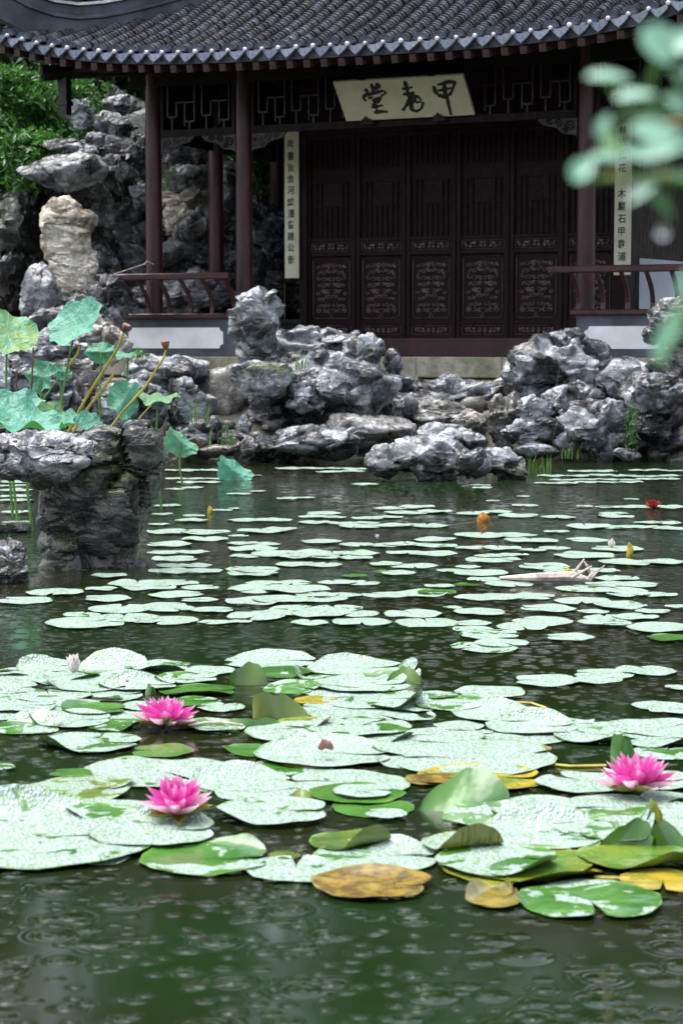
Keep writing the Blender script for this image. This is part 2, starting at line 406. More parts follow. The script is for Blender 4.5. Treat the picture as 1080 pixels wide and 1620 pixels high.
def petal_mat(name, deep, mid, tip):
    t = NT(name); p = t.obj(); s = t.new('ShaderNodeSeparateXYZ'); t.l.new(p, s.inputs[0])
    st = t.noise(t.mapping(p, (1, 14, 1)), 2.2, 3)
    f = t.math('ADD', s.outputs[0], t.math('MULTIPLY', t.math('SUBTRACT', st, .5), .5))
    c = t.ramp(f, [(.05, deep), (.45, mid), (.78, mid), (1., tip)])
    t.set(col=c, rough=.4, spec=.4)
    tr = t.new('ShaderNodeBsdfTranslucent'); t.l.new(c, tr.inputs[0]); mx = t.new('ShaderNodeMixShader'); mx.inputs[0].default_value = .35
    t.l.new(t.b.outputs[0], mx.inputs[1]); t.l.new(tr.outputs[0], mx.inputs[2]); t.l.new(mx.outputs[0], t.out.inputs[0])
    return t.m
M['petal'] = petal_mat('magenta_petal', (.75, .04, .13), (.72, .085, .42), (.86, .48, .70))
M['petal_pale'] = petal_mat('pale_pink_petal', (.78, .36, .52), (.84, .56, .70), (.88, .74, .80))
M['petal_white'] = petal_mat('white_pink_petal', (.78, .76, .60), (.85, .79, .79), (.86, .72, .78))
M['petal_red'] = petal_mat('dark_red_petal', (.22, .01, .01), (.28, .02, .02), (.34, .05, .05))
M['stamen'] = simple('yellow_stamen', (.75, .40, .03), .5, .2, 60)
M['sepal'] = simple('olive_sepal', (.28, .26, .04), .45, .3, 20)
def drop_mat():
    t = NT('water_drop'); return t.set(col=(1, 1, 1), rough=0., ior=1.33, trans=1.)
M['drop'] = drop_mat()
M['yellow_leaf'] = simple('yellow_floating_leaf', (.50, .36, .03), .4, .35, 30)
M['orange_leaf'] = simple('orange_dead_leaf', (.48, .20, .02), .4, .4, 30)
M['dead'] = simple('bleached_stalk', (.46, .38, .33), .6, .3, 25)

# ------------------------------------------------------------------ setting: water and ground
def grid_mesh(name, xs, ys, zf, m):
    X, Y = np.meshgrid(xs, ys); V = np.stack([X.ravel(), Y.ravel(), zf(X.ravel(), Y.ravel())], 1)
    nx = len(xs); Fc = [(j * nx + i, j * nx + i + 1, (j + 1) * nx + i + 1, (j + 1) * nx + i) for j in range(len(ys) - 1) for i in range(nx - 1)]
    return np_mesh(name, V, Fc, m)
w = link('water', grid_mesh('water', np.linspace(-26, 26, 3), np.linspace(-14, 18.2, 3), lambda x, y: x * 0, M['water'])); w['kind'] = 'structure'
def ground_z(x, y):
    P = np.stack([x * .8, y * .8, x * 0], 1)
    shore = 17.25 + .25 * np.sin(x * 1.3) + .15 * np.sin(x * 3.1 + 1)
    d = np.maximum.reduce([y - shore, np.abs(x) - 24, -12 - y])
    z = np.clip(d / .55, -1, 1) * .42 + .12
    return np.where(d > -.6, z, -.3) + (fbm(P, 3) - .5) * .10
xs = np.concatenate([[-300, -120, -60, -35], np.linspace(-26, -9, 12), np.linspace(-8, 8, 54), np.linspace(9, 26, 12), [35, 60, 120, 300]])
ys = np.concatenate([[-300, -100, -40, -20], np.linspace(-14, 16, 14), np.linspace(16.5, 21, 28), np.linspace(22, 40, 14), [60, 120, 300]])
g = link('ground', grid_mesh('ground', xs, ys, ground_z, M['soil'])); g['kind'] = 'structure'

# ------------------------------------------------------------------ the hall
TH = R(25)
E = Vector((math.cos(TH), -math.sin(TH), 0)); N = Vector((math.sin(TH), math.cos(TH), 0))
O = at(656, 565, 20.7)
def bl(px, py, ly):
    """local x and z of the point where pixel (px,py) meets the plane local y = ly"""
    r = ray(px, py); c = Vector((0, 0, CAM_Z)); t = (ly - (c - O).dot(N)) / r.dot(N)
    q = c + r * t - O
    return q.dot(E), q.z
hall = empty('garden_hall', O, -TH)
tag(hall, 'dark maroon timber hall with grey tiled roof behind the pond rocks', 'hall')
CY = .38                                            # depth of the front column row
DY = 1.55                                           # depth of the door wall
cx = {k: bl(k, 480, CY)[0] for k in (245, 387, 925)}
xA, xB = bl(480, 480, DY)[0], bl(985, 480, DY)[0]   # the room's front corners
XL = cx[245]; XR = cx[925] + (cx[387] - cx[245]) + .05
EY = -1.12                                          # eave depth
eave_px = [(25, 68), (115, 79), (195, 89), (272, 93), (350, 90), (425, 86), (480, 81), (555, 75), (640, 72), (700, 68), (752, 64), (812, 60), (870, 53), (927, 47), (980, 36), (1027, 22), (1075, 7)]
ex, ez = zip(*[bl(a, b, EY) for a, b in eave_px])
XCL = bl(-22, 60, EY)[0]; XCR = XR + (XL - XCL)     # eave corners
pf = np.polyfit(ex, ez, 4)
ZE = min(ez)
def lift(s):                                        # upturn of the front eave along x
    s = np.clip(s, XCL, XCR); return np.polyval(pf, np.clip(s, ex[0], ex[-1])) - ZE + np.maximum(0, s - ex[-1]) * .30 + np.maximum(0, ex[0] - s) * .25
DEPTH = 2 * CY + 2 * (DY - CY) + 3.9                # to the back column row
YB = DEPTH - EY
def prof(d): return .40 * d + .045 * d * d
def roof_z(x, y):
    d = np.minimum(np.minimum(y - EY, YB - y), np.minimum(x - XCL, XCR - x))
    d = np.maximum(d, 0)
    return ZE + .03 + prof(d) + lift(x) * np.clip(1 - d / 2.2, 0, 1) ** 1.5
HALF = (YB - EY) / 2
roof = MB()
nx, ny = 90, 60
gx = np.linspace(XCL, XCR, nx); gy = np.linspace(EY, YB, ny)
X, Y = np.meshgrid(gx, gy); Z = roof_z(X.ravel(), Y.ravel())
top = np.stack([X.ravel(), Y.ravel(), Z], 1); bot = top - [0, 0, .10]
V = np.concatenate([top, bot]); n0 = nx * ny; Fc = []
for j in range(ny - 1):
    for i in range(nx - 1):
        a = j * nx + i
        Fc.append((a, a + 1, a + nx + 1, a + nx)); Fc.append((a + n0, a + nx + n0, a + nx + 1 + n0, a + 1 + n0))
bd = [i for i in range(nx)] + [j * nx + nx - 1 for j in range(1, ny)] + [(ny - 1) * nx + i for i in range(nx - 2, -1, -1)] + [j * nx for j in range(ny - 2, 0, -1)]
for k in range(len(bd)):
    a, b = bd[k], bd[(k + 1) % len(bd)]; Fc.append((a, a + n0, b + n0, b))
roof_o = link('roof', np_mesh('roof', V, Fc, M['tile'], False), hall)

# tiles
PITCH_X = .186
def tile_shape(L=.098, r0=.066, r1=.058, th=.013, n=7):
    vs, fs = [], []
    for yy, rr in ((0, r0), (L, r1)):
        for q in (0, th):
            for k in range(n + 1):
                a = math.pi * k / n; vs.append((math.cos(a) * (rr - q), yy, math.sin(a) * (rr - q) * 1.15))
    m = n + 1
    for k in range(n):
        fs.append((k, k + 1, 2 * m + k + 1, 2 * m + k)); fs.append((k, m + k, m + k + 1, k + 1))
    return vs, fs
tv, tf = tile_shape()
tile_me = np_mesh('roof_tile', np.array(tv), tf, M['tile'], False)
rows = np.arange(XCL + .10, XCR - .05, PITCH_X)
slots = []
STEP = .062
for xi in rows:
    dm = min(xi - XCL, XCR - xi, HALF)
    d = .02
    while d < dm - .03:
        vis = d < 2.1
        slots.append((d, xi, dm)); d += STEP if vis else .30
slots.sort()
def tile_tf(xi, d, jit=True):
    y = EY + d; z = float(roof_z(np.array([xi]), np.array([y]))[0]); z2 = float(roof_z(np.array([xi]), np.array([y + .05]))[0])
    sl = math.atan2(z2 - z, .05)
    jx = (random.uniform(-.008, .008) + .012 * math.sin(xi * 5 + d * 2.1)) if jit else 0
    return Vector((xi + jx, y, z + .012)), sl - .09 + (random.uniform(-.03, .03) if jit else 0)
def in_view(xi, d):
    y = EY + d; z = float(roof_z(np.array([xi]), np.array([y]))[0])
    q = O + E * xi + N * y + Vector((0, 0, z)); q = q - Vector((0, 0, CAM_Z))
    dep = q.y * CP - q.z * SP; px = 540 + F * q.x / dep; py = 810 - F * (q.z * CP + q.y * SP) / dep
    return -15 < px < 1095 and py > -10
rest = MB(); cnt = 0
for d, xi, dm in slots:
    p, sl = tile_tf(xi, d)
    if cnt < 300 and d < 2.1 and in_view(xi, d):
        o = link('roof_tile', tile_me, roof_o, p); o.rotation_euler = (sl, random.uniform(-.09, .09), random.uniform(-.09, .09)); cnt += 1
    else:
        mt = Matrix.Translation(p) @ Matrix.Rotation(sl, 4, 'X') @ Matrix.Rotation(random.uniform(-.04, .04), 4, 'Z')
        if d >= 2.1: mt = mt @ Matrix.Diagonal((1, 3.4, 1, 1))
        rest.add([mt @ Vector(v) for v in tv], tf)
o = link('roof_tiles', np_mesh('roof_tiles', np.array(rest.v), rest.f, M['tile'], False), roof_o); o['kind'] = 'stuff'
# end caps, lime plugs, drip tiles
cap = MB(); n = 9
arc = [(math.cos(math.pi * k / n) * .078, math.sin(math.pi * k / n) * .074) for k in range(n + 1)]
cap.prism(arc, -.016, .02)
for q in range(7):
    a = math.pi * (q + .5) / 7; cap.box(math.cos(a) * .068 - .007, math.cos(a) * .068 + .007, -.021, -.016, math.sin(a) * .064 - .007, math.sin(a) * .064 + .007)
cap_me = cap.mesh('eave_cap', M['capmat'])
plug = MB(); plug.tube([(0, -.045, .004), (0, -.03, .006), (0, .02, .01)], [.014, .021, .021], 8)
plug_me = plug.mesh('lime_plug', M['lime'], True)
dr = MB()
dr.prism([(-.086, .012), (-.045, -.004), (0, -.008), (.045, -.004), (.086, .012), (.082, -.025), (.05, -.062), (.022, -.088), (0, -.108), (-.022, -.088), (-.05, -.062), (-.082, -.025)][::-1], -.008, .010)
dr.tube([(-.08, -.010, -.022), (-.05, -.010, -.056), (0, -.010, -.10), (.05, -.010, -.056), (.08, -.010, -.022)], .004, 4)
drip_me = dr.mesh('drip_tile', M['drip'])
pan = MB(); pan.add([(x, y, -.028 * math.cos(x / .085 * 1.4) + .02) for y in (-.0, .5) for x in np.linspace(-.085, .085, 6)], [(i, i + 1, i + 7, i + 6) for i in range(5)])
rft = MB(); rft.box(-.034, .034, -.02, 1.45, -.075, 0)
rft_me = rft.mesh('rafter', M['rafter'])
for i, xi in enumerate(rows):
    p, sl = tile_tf(xi, 0.0, False)
    o = link('eave_cap', cap_me, roof_o, p + Vector((0, -.012, .004))); o.rotation_euler = (random.uniform(-.15, .05), random.uniform(-.08, .08), random.uniform(-.05, .05))
    o = link('lime_plug', plug_me, roof_o, p + Vector((random.uniform(-.008, .008), -.012, -.004))); s_ = random.uniform(.85, 1.15); o.scale = (s_, 1, s_)
    x2 = xi + PITCH_X / 2
    if x2 < XCR - .05:
        p, sl = tile_tf(x2, 0.0, False)
        o = link('drip_tile', drip_me, roof_o, p + Vector((random.uniform(-.006, .006), -.02, -.008))); o.rotation_euler = (random.uniform(-.35, -.15), random.uniform(-.06, .06), random.uniform(-.05, .05))
        o = link('rafter', rft_me, roof_o, p + Vector((0, .03, -.115))); o.rotation_euler = (sl - .04, 0, 0)
# hip ridges and main ridge (stepped, plastered)
def ridge(pts, wd, h, name, parent):
    m = MB(); pts = [Vector(p) for p in pts]
    secs = [(-wd, -.12), (-wd, h * .42), (-wd * 1.35, h * .46), (-wd * 1.35, h * .54), (-wd * .8, h * .6), (-wd * .8, h * .86), (-wd * 1.25, h * .9), (-wd * .9, h * 1.0), (wd * .9, h * 1.0), (wd * 1.25, h * .9), (wd * .8, h * .86), (wd * .8, h * .6), (wd * 1.35, h * .54), (wd * 1.35, h * .46), (wd, h * .42), (wd, -.12)]
    k = len(secs); vs, fs = [], []
    for i, p in enumerate(pts):
        d = (pts[min(i + 1, len(pts) - 1)] - pts[max(i - 1, 0)]); d.z = 0; d.normalize(); sd_ = Vector((d.y, -d.x, 0))
        for a, b in secs: vs.append(p + sd_ * a + Vector((0, 0, b)))
    for i in range(len(pts) - 1):
        for j in range(k): fs.append((i * k + j, i * k + (j + 1) % k, (i + 1) * k + (j + 1) % k, (i + 1) * k + j))
    fs += [tuple(range(k)), tuple(len(pts) * k - 1 - j for j in range(k))]
    m.add(vs, fs); return m.build(name, M['ridge'], parent)
def rz(x, y): return float(roof_z(np.array([x]), np.array([y]))[0])
for sx, sy in ((1, 1), (-1, 1), (1, -1), (-1, -1)):
    pts = []
    for t in np.linspace(-.06, HALF, 26):
        x = XCL + t if sx > 0 else XCR - t; y = EY + t if sy > 0 else YB - t
        up = .42 * max(0, 1 - (t + .06) / .9) ** 2
        pts.append((x, y, rz(x, y) + up - .02))
    ridge(pts, .085, .33, 'hip_ridge', roof_o)
ridge([(x, (EY + YB) / 2, rz(x, (EY + YB) / 2) - .05 + .25 * abs((x - (XCL + XCR) / 2) / 3.2) ** 3) for x in np.linspace(XCL + HALF - .2, XCR - HALF + .2, 16)], .12, .55, 'main_ridge', roof_o)

# columns
ZT = ZE + .12
def column(x, y, mat, r=.092, zt=None):
    m = MB(); n = 14; zt = ZT if zt is None else zt
    def ring(z, rr): return [(math.cos(2 * math.pi * k / n) * rr, math.sin(2 * math.pi * k / n) * rr, z) for k in range(n)]
    vs = ring(0, r * 1.0) + ring(.5, r * 1.02) + ring(zt, r * .93)
    fs = [(j * n + k, j * n + (k + 1) % n, (j + 1) * n + (k + 1) % n, (j + 1) * n + k) for j in range(2) for k in range(n)] + [tuple(range(n))[::-1], tuple(range(2 * n, 3 * n))]
    m.add(vs, fs); c = m.build('column', mat, hall, (x, y, 0), True)
    b = MB(); vs = ring(0, r * 1.35) + ring(.05, r * 1.5) + ring(.10, r * 1.2)
    b.add(vs, fs); b.build('column_base', M['stone'], c, (0, 0, .001), True)
    return c
ZBACK = DEPTH - CY
col_xy = [(cx[245], CY), (cx[387], CY), (cx[925], CY), (XR, CY)]
ysid = [CY + 1.42, CY + 3.0, ZBACK - 1.3, ZBACK]
for x in (XL, XR): col_xy += [(x, y) for y in ysid]
col_xy += [(cx[387], ZBACK), (cx[925], ZBACK)]
for x, y in col_xy: column(x, y, M['maroon'])
# beams under the eave on the column rows
zb0 = bl(800, 108, CY)[1]
def beam(x0, x1, y0, y1, z0, z1, name='beam', mat='beamwood'):
    m = MB(); m.box(x0, x1, y0, y1, z0, z1); return m.build(name, M[mat], hall)
beam(XL - .25, XR + .25, CY - .07, CY + .07, zb0 + .02, ZT + .16)
beam(XL - .25, XR + .25, ZBACK - .07, ZBACK + .07, zb0 + .02, ZT + .16)
for x in (XL, XR): beam(x - .07, x + .07, CY + .072, ZBACK - .072, zb0 + .02, ZT + .16)
for x in (cx[387], cx[925]): beam(x - .06, x + .06, CY + .072, DY + .3, zb0 + .1, ZT + .1)
# soffit boards over the veranda (dark ceiling)
m = MB(); m.box(XL - .3, XR + .3, CY + .075, ZBACK - .075, ZT + .17, ZT + .21); m.build('ceiling', M['beamwood'], hall)
# eave purlin
m = MB(); m.tube([(XCL + .75, EY + .55, ZE + .10), (XL, EY + .55, ZE + .06), (XR, EY + .55, ZE + .06), (XCR - .75, EY + .55, ZE + .12)], .055, 8); m.build('eave_purlin', M['beamwood'], hall)

# solid boards added in place of side lattice, to darken the view behind
for x in (XL, XR):
    m = MB(); m.box(x - .02, x + .02, CY + .1, ZBACK - .1, bl(830, 178, CY)[1] - .1, zb0 + .019); m.build('added_side_board', M['beamwood'], hall)
# frieze lattices under the beams
def lattice(x0, x1, y, z0, z1, seed=0):
    fr = MB(); fr.box(x0, x1, y - .03, y + .03, z0 - .075, z0); fr.box(x0, x0 + .035, y - .025, y + .025, z0, z1); fr.box(x1 - .035, x1, y - .025, y + .025, z0, z1)
    f = fr.build('frieze_rail', M['darkwood'], hall)
    W = x1 - x0 - .07; k = max(1, round(W / .40)); u = W / k; h = z1 - z0; b = .009
    def bar(xa, xb, za, zb):
        q = MB(); q.box(min(xa, xb) - b, max(xa, xb) + b, y - .012, y + .012, min(za, zb) - b, max(za, zb) + b); q.build('lattice_bar', M['darkwood2'], f)
    for i in range(k):
        a = x0 + .035 + i * u
        bar(a + u * .12, a + u * .12, z0 + h * .30, z1); bar(a + u * .12, a + u * .38, z0 + h * .30, z0 + h * .30)
        bar(a + u * .38, a + u * .38, z0 + h * .30, z0 + h * .62); bar(a + u * .38, a + u * .9, z0 + h * .62, z0 + h * .62)
        bar(a + u * .62, a + u * .62, z0 + h * .10, z0 + h * .62); bar(a + u * .25, a + u * .25, z0, z0 + h * .30)
        bar(a + u * .62, a + u * .9, z0 + h * .18, z0 + h * .18); bar(a + u * .9, a + u * .9, z0 + h * .18, z1)
        bar(a + u * .76, a + u * .76, z0, z0 + h * .18)
    return f
M['darkwood2'] = simple('lattice_bar_lacquer', (.010, .006, .007), .45, .25, 9, .001, 60)
zf0 = bl(830, 178, CY)[1]
lattice(cx[387] + .1, cx[925] - .1, CY, zf0, zb0 + .02)
lattice(cx[245] + .1, cx[387] - .1, CY, zf0, zb0 + .02)
lattice(cx[925] + .1, XR - .1, CY, zf0, zb0 + .02)
def scroll(m, x, z, s, y, flip=1, turns=1.6, r=.008):
    pts = []
    for k in range(13):
        t = k / 12; a = t * turns * 2 * math.pi; rr = s * (1 - .85 * t)
        pts.append((x + flip * math.cos(a) * rr, y, z + math.sin(a) * rr))
    m.tube(pts, [r * (1 - .4 * k / 12) for k in range(13)], 5)
for x, fl in ((cx[925] - .1, -1), (cx[387] + .1, 1), (cx[925] + .1, 1), (cx[387] - .1, -1), (cx[245] + .1, 1)):
    m = MB(); z = zf0 - .075
    m.prism([(x, z), (x + fl * .42, z), (x + fl * .36, z - .06), (x + fl * .22, z - .09), (x + fl * .15, z - .15), (x + fl * .02, z - .17), (x, z - .2)], CY - .012, CY + .012)
    for (dx, dz, s) in ((.07, -.08, .055), (.19, -.05, .045), (.29, -.035, .035), (.12, -.12, .03)):
        scroll(m, x + fl * dx, z + dz, s, CY - .018, fl, r=.009)
    m.build('carved_bracket', M['darkwood2'], hall)

# door wall -------------------------------------------------------
zl = bl(700, 205, DY)[1]                    # lintel height
edges = [bl(e, 460, DY)[0] for e in (486, 564, 643, 722, 806, 891, 976)]
zz = lambda y: bl(680, y, DY)[1]
m = MB(); m.box(xA - .02, xB + .03, DY - .05, DY + .16, .002, zz(535)); m.build('door_sill', M['maroon'], hall)
m = MB(); m.box(xA - .02, xB + .03, DY - .03, DY + .16, zl, ZT + .16); m.build('lintel', M['darkwood'], hall)
for x in (xA - .02, xB - .06):
    m = MB(); m.box(x, x + .09, DY - .06, DY + .16, zz(535) + .001, zl - .001); m.build('door_post', M['darkwood'], hall)
# other walls of the room
ZI = ZBACK - (DY - CY)
m = MB(); m.box(xA - .02, xA + .10, DY + .163, ZI, .003, ZT + .16); m.build('side_wall', M['darkwood'], hall)
m = MB(); m.box(xB - .09, xB + .03, DY + .163, ZI, .003, ZT + .16); m.build('side_wall', M['darkwood'], hall)
m = MB(); m.box(xA - .02, xB + .03, ZI + .003, ZI + .12, .003, ZT + .16); m.build('back_wall', M['darkwood'], hall)

def carved_field(m, x0, x1, z0, z1, y, n, seed):
    rd = random.Random(seed); W, H = x1 - x0, z1 - z0; cols = 3 if H > W * .6 else 4; rws = max(1, round(n / (cols * 2)))
    for j in range(rws):
        for i in range(cols):
            cx_ = (i + .5 + rd.uniform(-.22, .22)) / cols * W * .5; z = z0 + (j + .5 + rd.uniform(-.22, .22)) / rws * H
            s_ = min(W / cols / 2, H / rws) * rd.uniform(.36, .50); ph = rd.uniform(0, 6.28); fl = rd.choice((-1, 1)); tu = rd.uniform(.8, 1.3)
            for sd_ in (-1, 1):
                pts = []
                for k in range(9):
                    t = k / 8; a = ph + fl * t * tu * 6.28; rr = s_ * (1 - .8 * t)
                    pts.append((x0 + W / 2 + sd_ * (cx_ + math.cos(a) * rr), y, z + math.sin(a) * rr))
                m.tube(pts, [.003, .007, .009, .010, .010, .009, .009, .008, .006], 5)
                if i < cols - 1: m.tube([(x0 + W / 2 + sd_ * (cx_ + s_ * .7), y, z - s_ * .6), (x0 + W / 2 + sd_ * (cx_ + s_ * 1.3), y - .002, z + s_ * .2), (x0 + W / 2 + sd_ * (cx_ + s_ * 1.5), y, z + s_ * .9)], [.003, .009, .003], 5)
    return m
def frame_tube(m, x0, x1, z0, z1, y, c=.025, r=.006):
    p = [(x0 + c, y, z0), (x1 - c, y, z0), (x1, y, z0 + c), (x1, y, z1 - c), (x1 - c, y, z1), (x0 + c, y, z1), (x0, y, z1 - c), (x0, y, z0 + c), (x0 + c, y, z0)]
    return m.tube(p, r, 5, False)
DW = .50
door_z = dict(top=zl - .006, lat0=zz(374), s1=(zz(397), zz(379)), p=(zz(508), zz(402)), s2=(zz(531), zz(513)), bot=zz(535) + .004)
def make_door(x0, x1):
    W = x1 - x0 - .012; d = door_z; st = .045
    fr = MB()
    fr.box(0, st, -.028, .028, d['bot'], d['top']); fr.box(W - st, W, -.028, .028, d['bot'], d['top'])
    for za, zb in ((d['bot'], d['s2'][0]), (d['s2'][1], d['p'][0]), (d['p'][1], d['s1'][0]), (d['s1'][1], d['lat0']), (d['top'] - .05, d['top'])):
        fr.box(st, W - st, -.024, .024, za, zb)
    dr_ = fr.build('door', M['darkwood'], hall, (x0 + .006, DY - .002, 0))
    q = MB(); q.box(st, W - st, -.004, .008, d['p'][0], d['p'][1]); frame_tube(q, st + .03, W - st - .03, d['p'][0] + .035, d['p'][1] - .03, -.008)
    q.add([(st, -.006, d['p'][1]), (W - st, -.006, d['p'][1]), (W - st - .05, -.022, d['p'][1] - .028), (st + .05, -.022, d['p'][1] - .028)], [(0, 1, 2, 3)])
    q.build('carved_panel', M['carved'], dr_); q = MB()
    carved_field(q, st + .065, W - st - .065, d['p'][0] + .075, d['p'][1] - .075, -.010, 46, 11)
    q.tube([(W / 2 - .02, -.01, d['p'][0] + .04), (W / 2, -.012, d['p'][0] + .10), (W / 2 + .02, -.01, d['p'][0] + .04)], .007, 5)
    frame_tube(q, st + .03, W - st - .03, d['p'][0] + .035, d['p'][1] - .03, -.012, .025, .004)
    q.build('relief', M['relief'], dr_)
    for s_, sd_ in (('s1', 3), ('s2', 5)):
        q = MB(); q.box(st, W - st, -.004, .008, *d[s_]); q.build('carved_strip', M['carved'], dr_); q = MB(); frame_tube(q, st + .012, W - st - .012, d[s_][0] + .014, d[s_][1] - .014, -.010, .008, .004)
        carved_field(q, st + .035, W - st - .035, d[s_][0] + .03, d[s_][1] - .03, -.010, 16, sd_); q.build('relief', M['relief'], dr_)
    q = MB(); q.box(st, W - st, .012, .02, d['lat0'], d['top'] - .05); q.build('backing', M['carved'], dr_)
    H0, H1 = d['lat0'], d['top'] - .05
    def bar(a, b, c, e):
        z_ = MB(); z_.box(a, b, -.010, .010, c, e); z_.build('lattice_bar', M['carved'], dr_)
    for k in range(1, 8):
        x = st + (W - 2 * st) * k / 8
        bar(x - .006, x + .006, H0, H0 + (.36 if k in (3, 4, 5) else .62)); bar(x - .006, x + .006, H0 + .78, H1)
    for z in (H0 + .36, H0 + .62, H0 + .78): bar(st, W - st, z - .006, z + .006)
    return dr_
for i in range(6): make_door(edges[i], edges[i + 1])

# platform stones ------------------------------------------------------
GZ = -.215
core = MB(); core.box(XL - .55, XR + .6, .30, ZBACK + .6, -.42, -.004); plat = core.build('platform', M['stone'], hall)
xs_ = XL - .62; k = 0
zledge = -bl(700, 598, -.02)[1]
while xs_ < XR + .7:
    L = [.93, 1.02, .96, 1.0][k % 4]; m = MB(); m.bev(xs_ + .003, xs_ + L - .003, -.02 + random.uniform(-.004, .004), .295, -zledge, 0 + random.uniform(-.003, .003), .012)
    m.build('ledge_stone', M['stone'], plat); xs_ += L; k += 1
xs_ = XL - .1
while xs_ < XR + .9:
    L = random.uniform(.8, 1.2); m = MB(); m.bev(xs_ + .003, xs_ + L - .003, -.75, -.03, -zledge - .22, -zledge - .015 + random.uniform(-.004, .004), .015)
    m.build('step_stone', M['step'], plat); xs_ += L

# seat benches with plinth -------------------------------------------------
def bench(x0, x1, panel_px, zrail, zseat, y0=.0):
    zs0, zs1 = zseat
    pl = MB(); pl.box(x0, x1, y0 + .02, y0 + .36, .003, zs0); p = pl.build('plinth', M['greybrick'], hall)
    ax, bx, az, bz = panel_px; c = .045
    def arc_(cx_, cz_, a0, a1): return [(cx_ + math.cos(a0 + (a1 - a0) * k / 4) * c, cz_ + math.sin(a0 + (a1 - a0) * k / 4) * c) for k in range(5)]
    out = arc_(ax, az, math.pi / 2, 0) + arc_(bx, az, math.pi, math.pi / 2) + arc_(bx, bz, 1.5 * math.pi, math.pi) + arc_(ax, bz, 2 * math.pi, 1.5 * math.pi)
    m = MB(); m.prism(out, y0 + .010, y0 + .05); m.build('white_panel', M['white'], p)
    st_ = MB(); st_.bev(x0 - .05, x1 + .0, y0 - .03, y0 + .40, zs0 + .001, zs1, .01)
    be = st_.build('bench', M['maroon'], hall)
    rl = MB(); zr = zrail
    rl.bev(x0 - .22, x1 + .02, y0 - .22, y0 - .15, zr - .07, zr, .012); rl.build('rail', M['maroon'], be)
    n = int((x1 - x0) / .235)
    for i in range(n + 1):
        x = x0 + .02 + i * (x1 - x0 - .06) / n; m = MB(); pts = []
        for k in range(7):
            t = k / 6; pts.append((x, y0 + .02 - .22 * t ** 1.6 + .045 * math.sin(t * math.pi), zs1 + t * (zr - .07 - zs1)))
        vs, fs = [], []
        for (a, b, c_) in pts: vs += [(a - .022, b - .012, c_), (a + .022, b - .012, c_), (a + .022, b + .012, c_), (a - .022, b + .012, c_)]
        for k in range(6):
            for q in range(4): fs.append((k * 4 + q, k * 4 + (q + 1) % 4, k * 4 + 4 + (q + 1) % 4, k * 4 + 4 + q))
        fs += [(3, 2, 1, 0), (24, 25, 26, 27)]
        m.add(vs, fs); m.build('slat', M['maroon'], be)
bxl0, _ = bl(197, 500, 0); bxl1, _ = bl(374, 500, 0)
bxr0, _ = bl(910, 500, 0); bxr1 = XR + .42
def pan_rect(pxa, pxb, ya, yb): a = bl(pxa, yb, .0); b = bl(pxb, ya, .0); return a[0], b[0], a[1], b[1]
zrl = bl(280, 432, -.2)[1]; zrr = bl(980, 419, -.2)[1]
bench(bxl0, bxl1, pan_rect(203, 352, 518, 551), zrl, (bl(280, 504, -.03)[1], bl(280, 496, -.03)[1]))
bench(bxr0, bxr1, (bl(923, 552, 0)[0], bxr1 - .12, bl(980, 552, 0)[1], bl(980, 516, 0)[1]), zrr, (bl(980, 498, -.03)[1], bl(980, 489, -.03)[1]))
# left return bench on the gallery's far side
m = MB(); m.box(XL - .10, XL + .2, CY + .2, ZBACK - .2, .003, .38); m.build('side_plinth', M['greybrick'], hall)
m = MB(); m.bev(XL - .14, XL + .24, CY + .18, ZBACK - .18, .381, .43); m.build('side_bench', M['maroon'], hall)
m = MB(); m.box(XR - .2, XR + .10, CY + .2, ZBACK - .2, .003, .38); m.build('side_plinth', M['greybrick'], hall)

# corner cantilever beams with volute and hanging post
for sx, cxx in ((-1, XL), (1, XR)):
    m = MB(); dx = Vector((sx * .707, -.707, 0))
    p0 = Vector((cxx, CY, bl(150, 112, CY)[1])); pe = p0 + dx * 1.22; pe.z = bl(50, 120, -.5)[1] + .02
    m.tube([p0, p0 + (pe - p0) * .5, pe], [.075, .08, .085], 10)
    c = m.build('corner_beam', M['beamwood'], hall)
    m = MB(); u = Vector((.707, sx * .707, 0)); pts = []
    for k in range(20):
        t = k / 19; a = t * 4.4 * math.pi; rr = .07 * (1 - .85 * t); pts.append(pe + dx * .01 + u * math.cos(a) * rr + Vector((0, 0, math.sin(a) * rr)))
    m.tube(pts, .008, 5); m.build('volute', M['darkwood2'], c)
    m = MB(); pq = [p0 + dx * .1 + Vector((0, 0, .22)), p0 + dx * .9 + Vector((0, 0, .28)), p0 + dx * 1.6 + Vector((0, 0, .42))]
    m.tube(pq, [.085, .075, .05], 8); m.build('hip_rafter', M['beamwood'], hall)
    ph = p0 + dx * .98; z1 = pe.z - .03; z0 = z1 - .40
    m = MB(); b = .052
    m.box(ph.x - b, ph.x + b, ph.y - b, ph.y + b, z0 + .15, z1); m.box(ph.x - b * 1.25, ph.x + b * 1.25, ph.y - b * 1.25, ph.y + b * 1.25, z0 + .10, z0 + .149)
    m.box(ph.x - b, ph.x + b, ph.y - b, ph.y + b, z0 + .0, z0 + .099)
    hp = m.build('hanging_post', M['darkwood2'], hall)

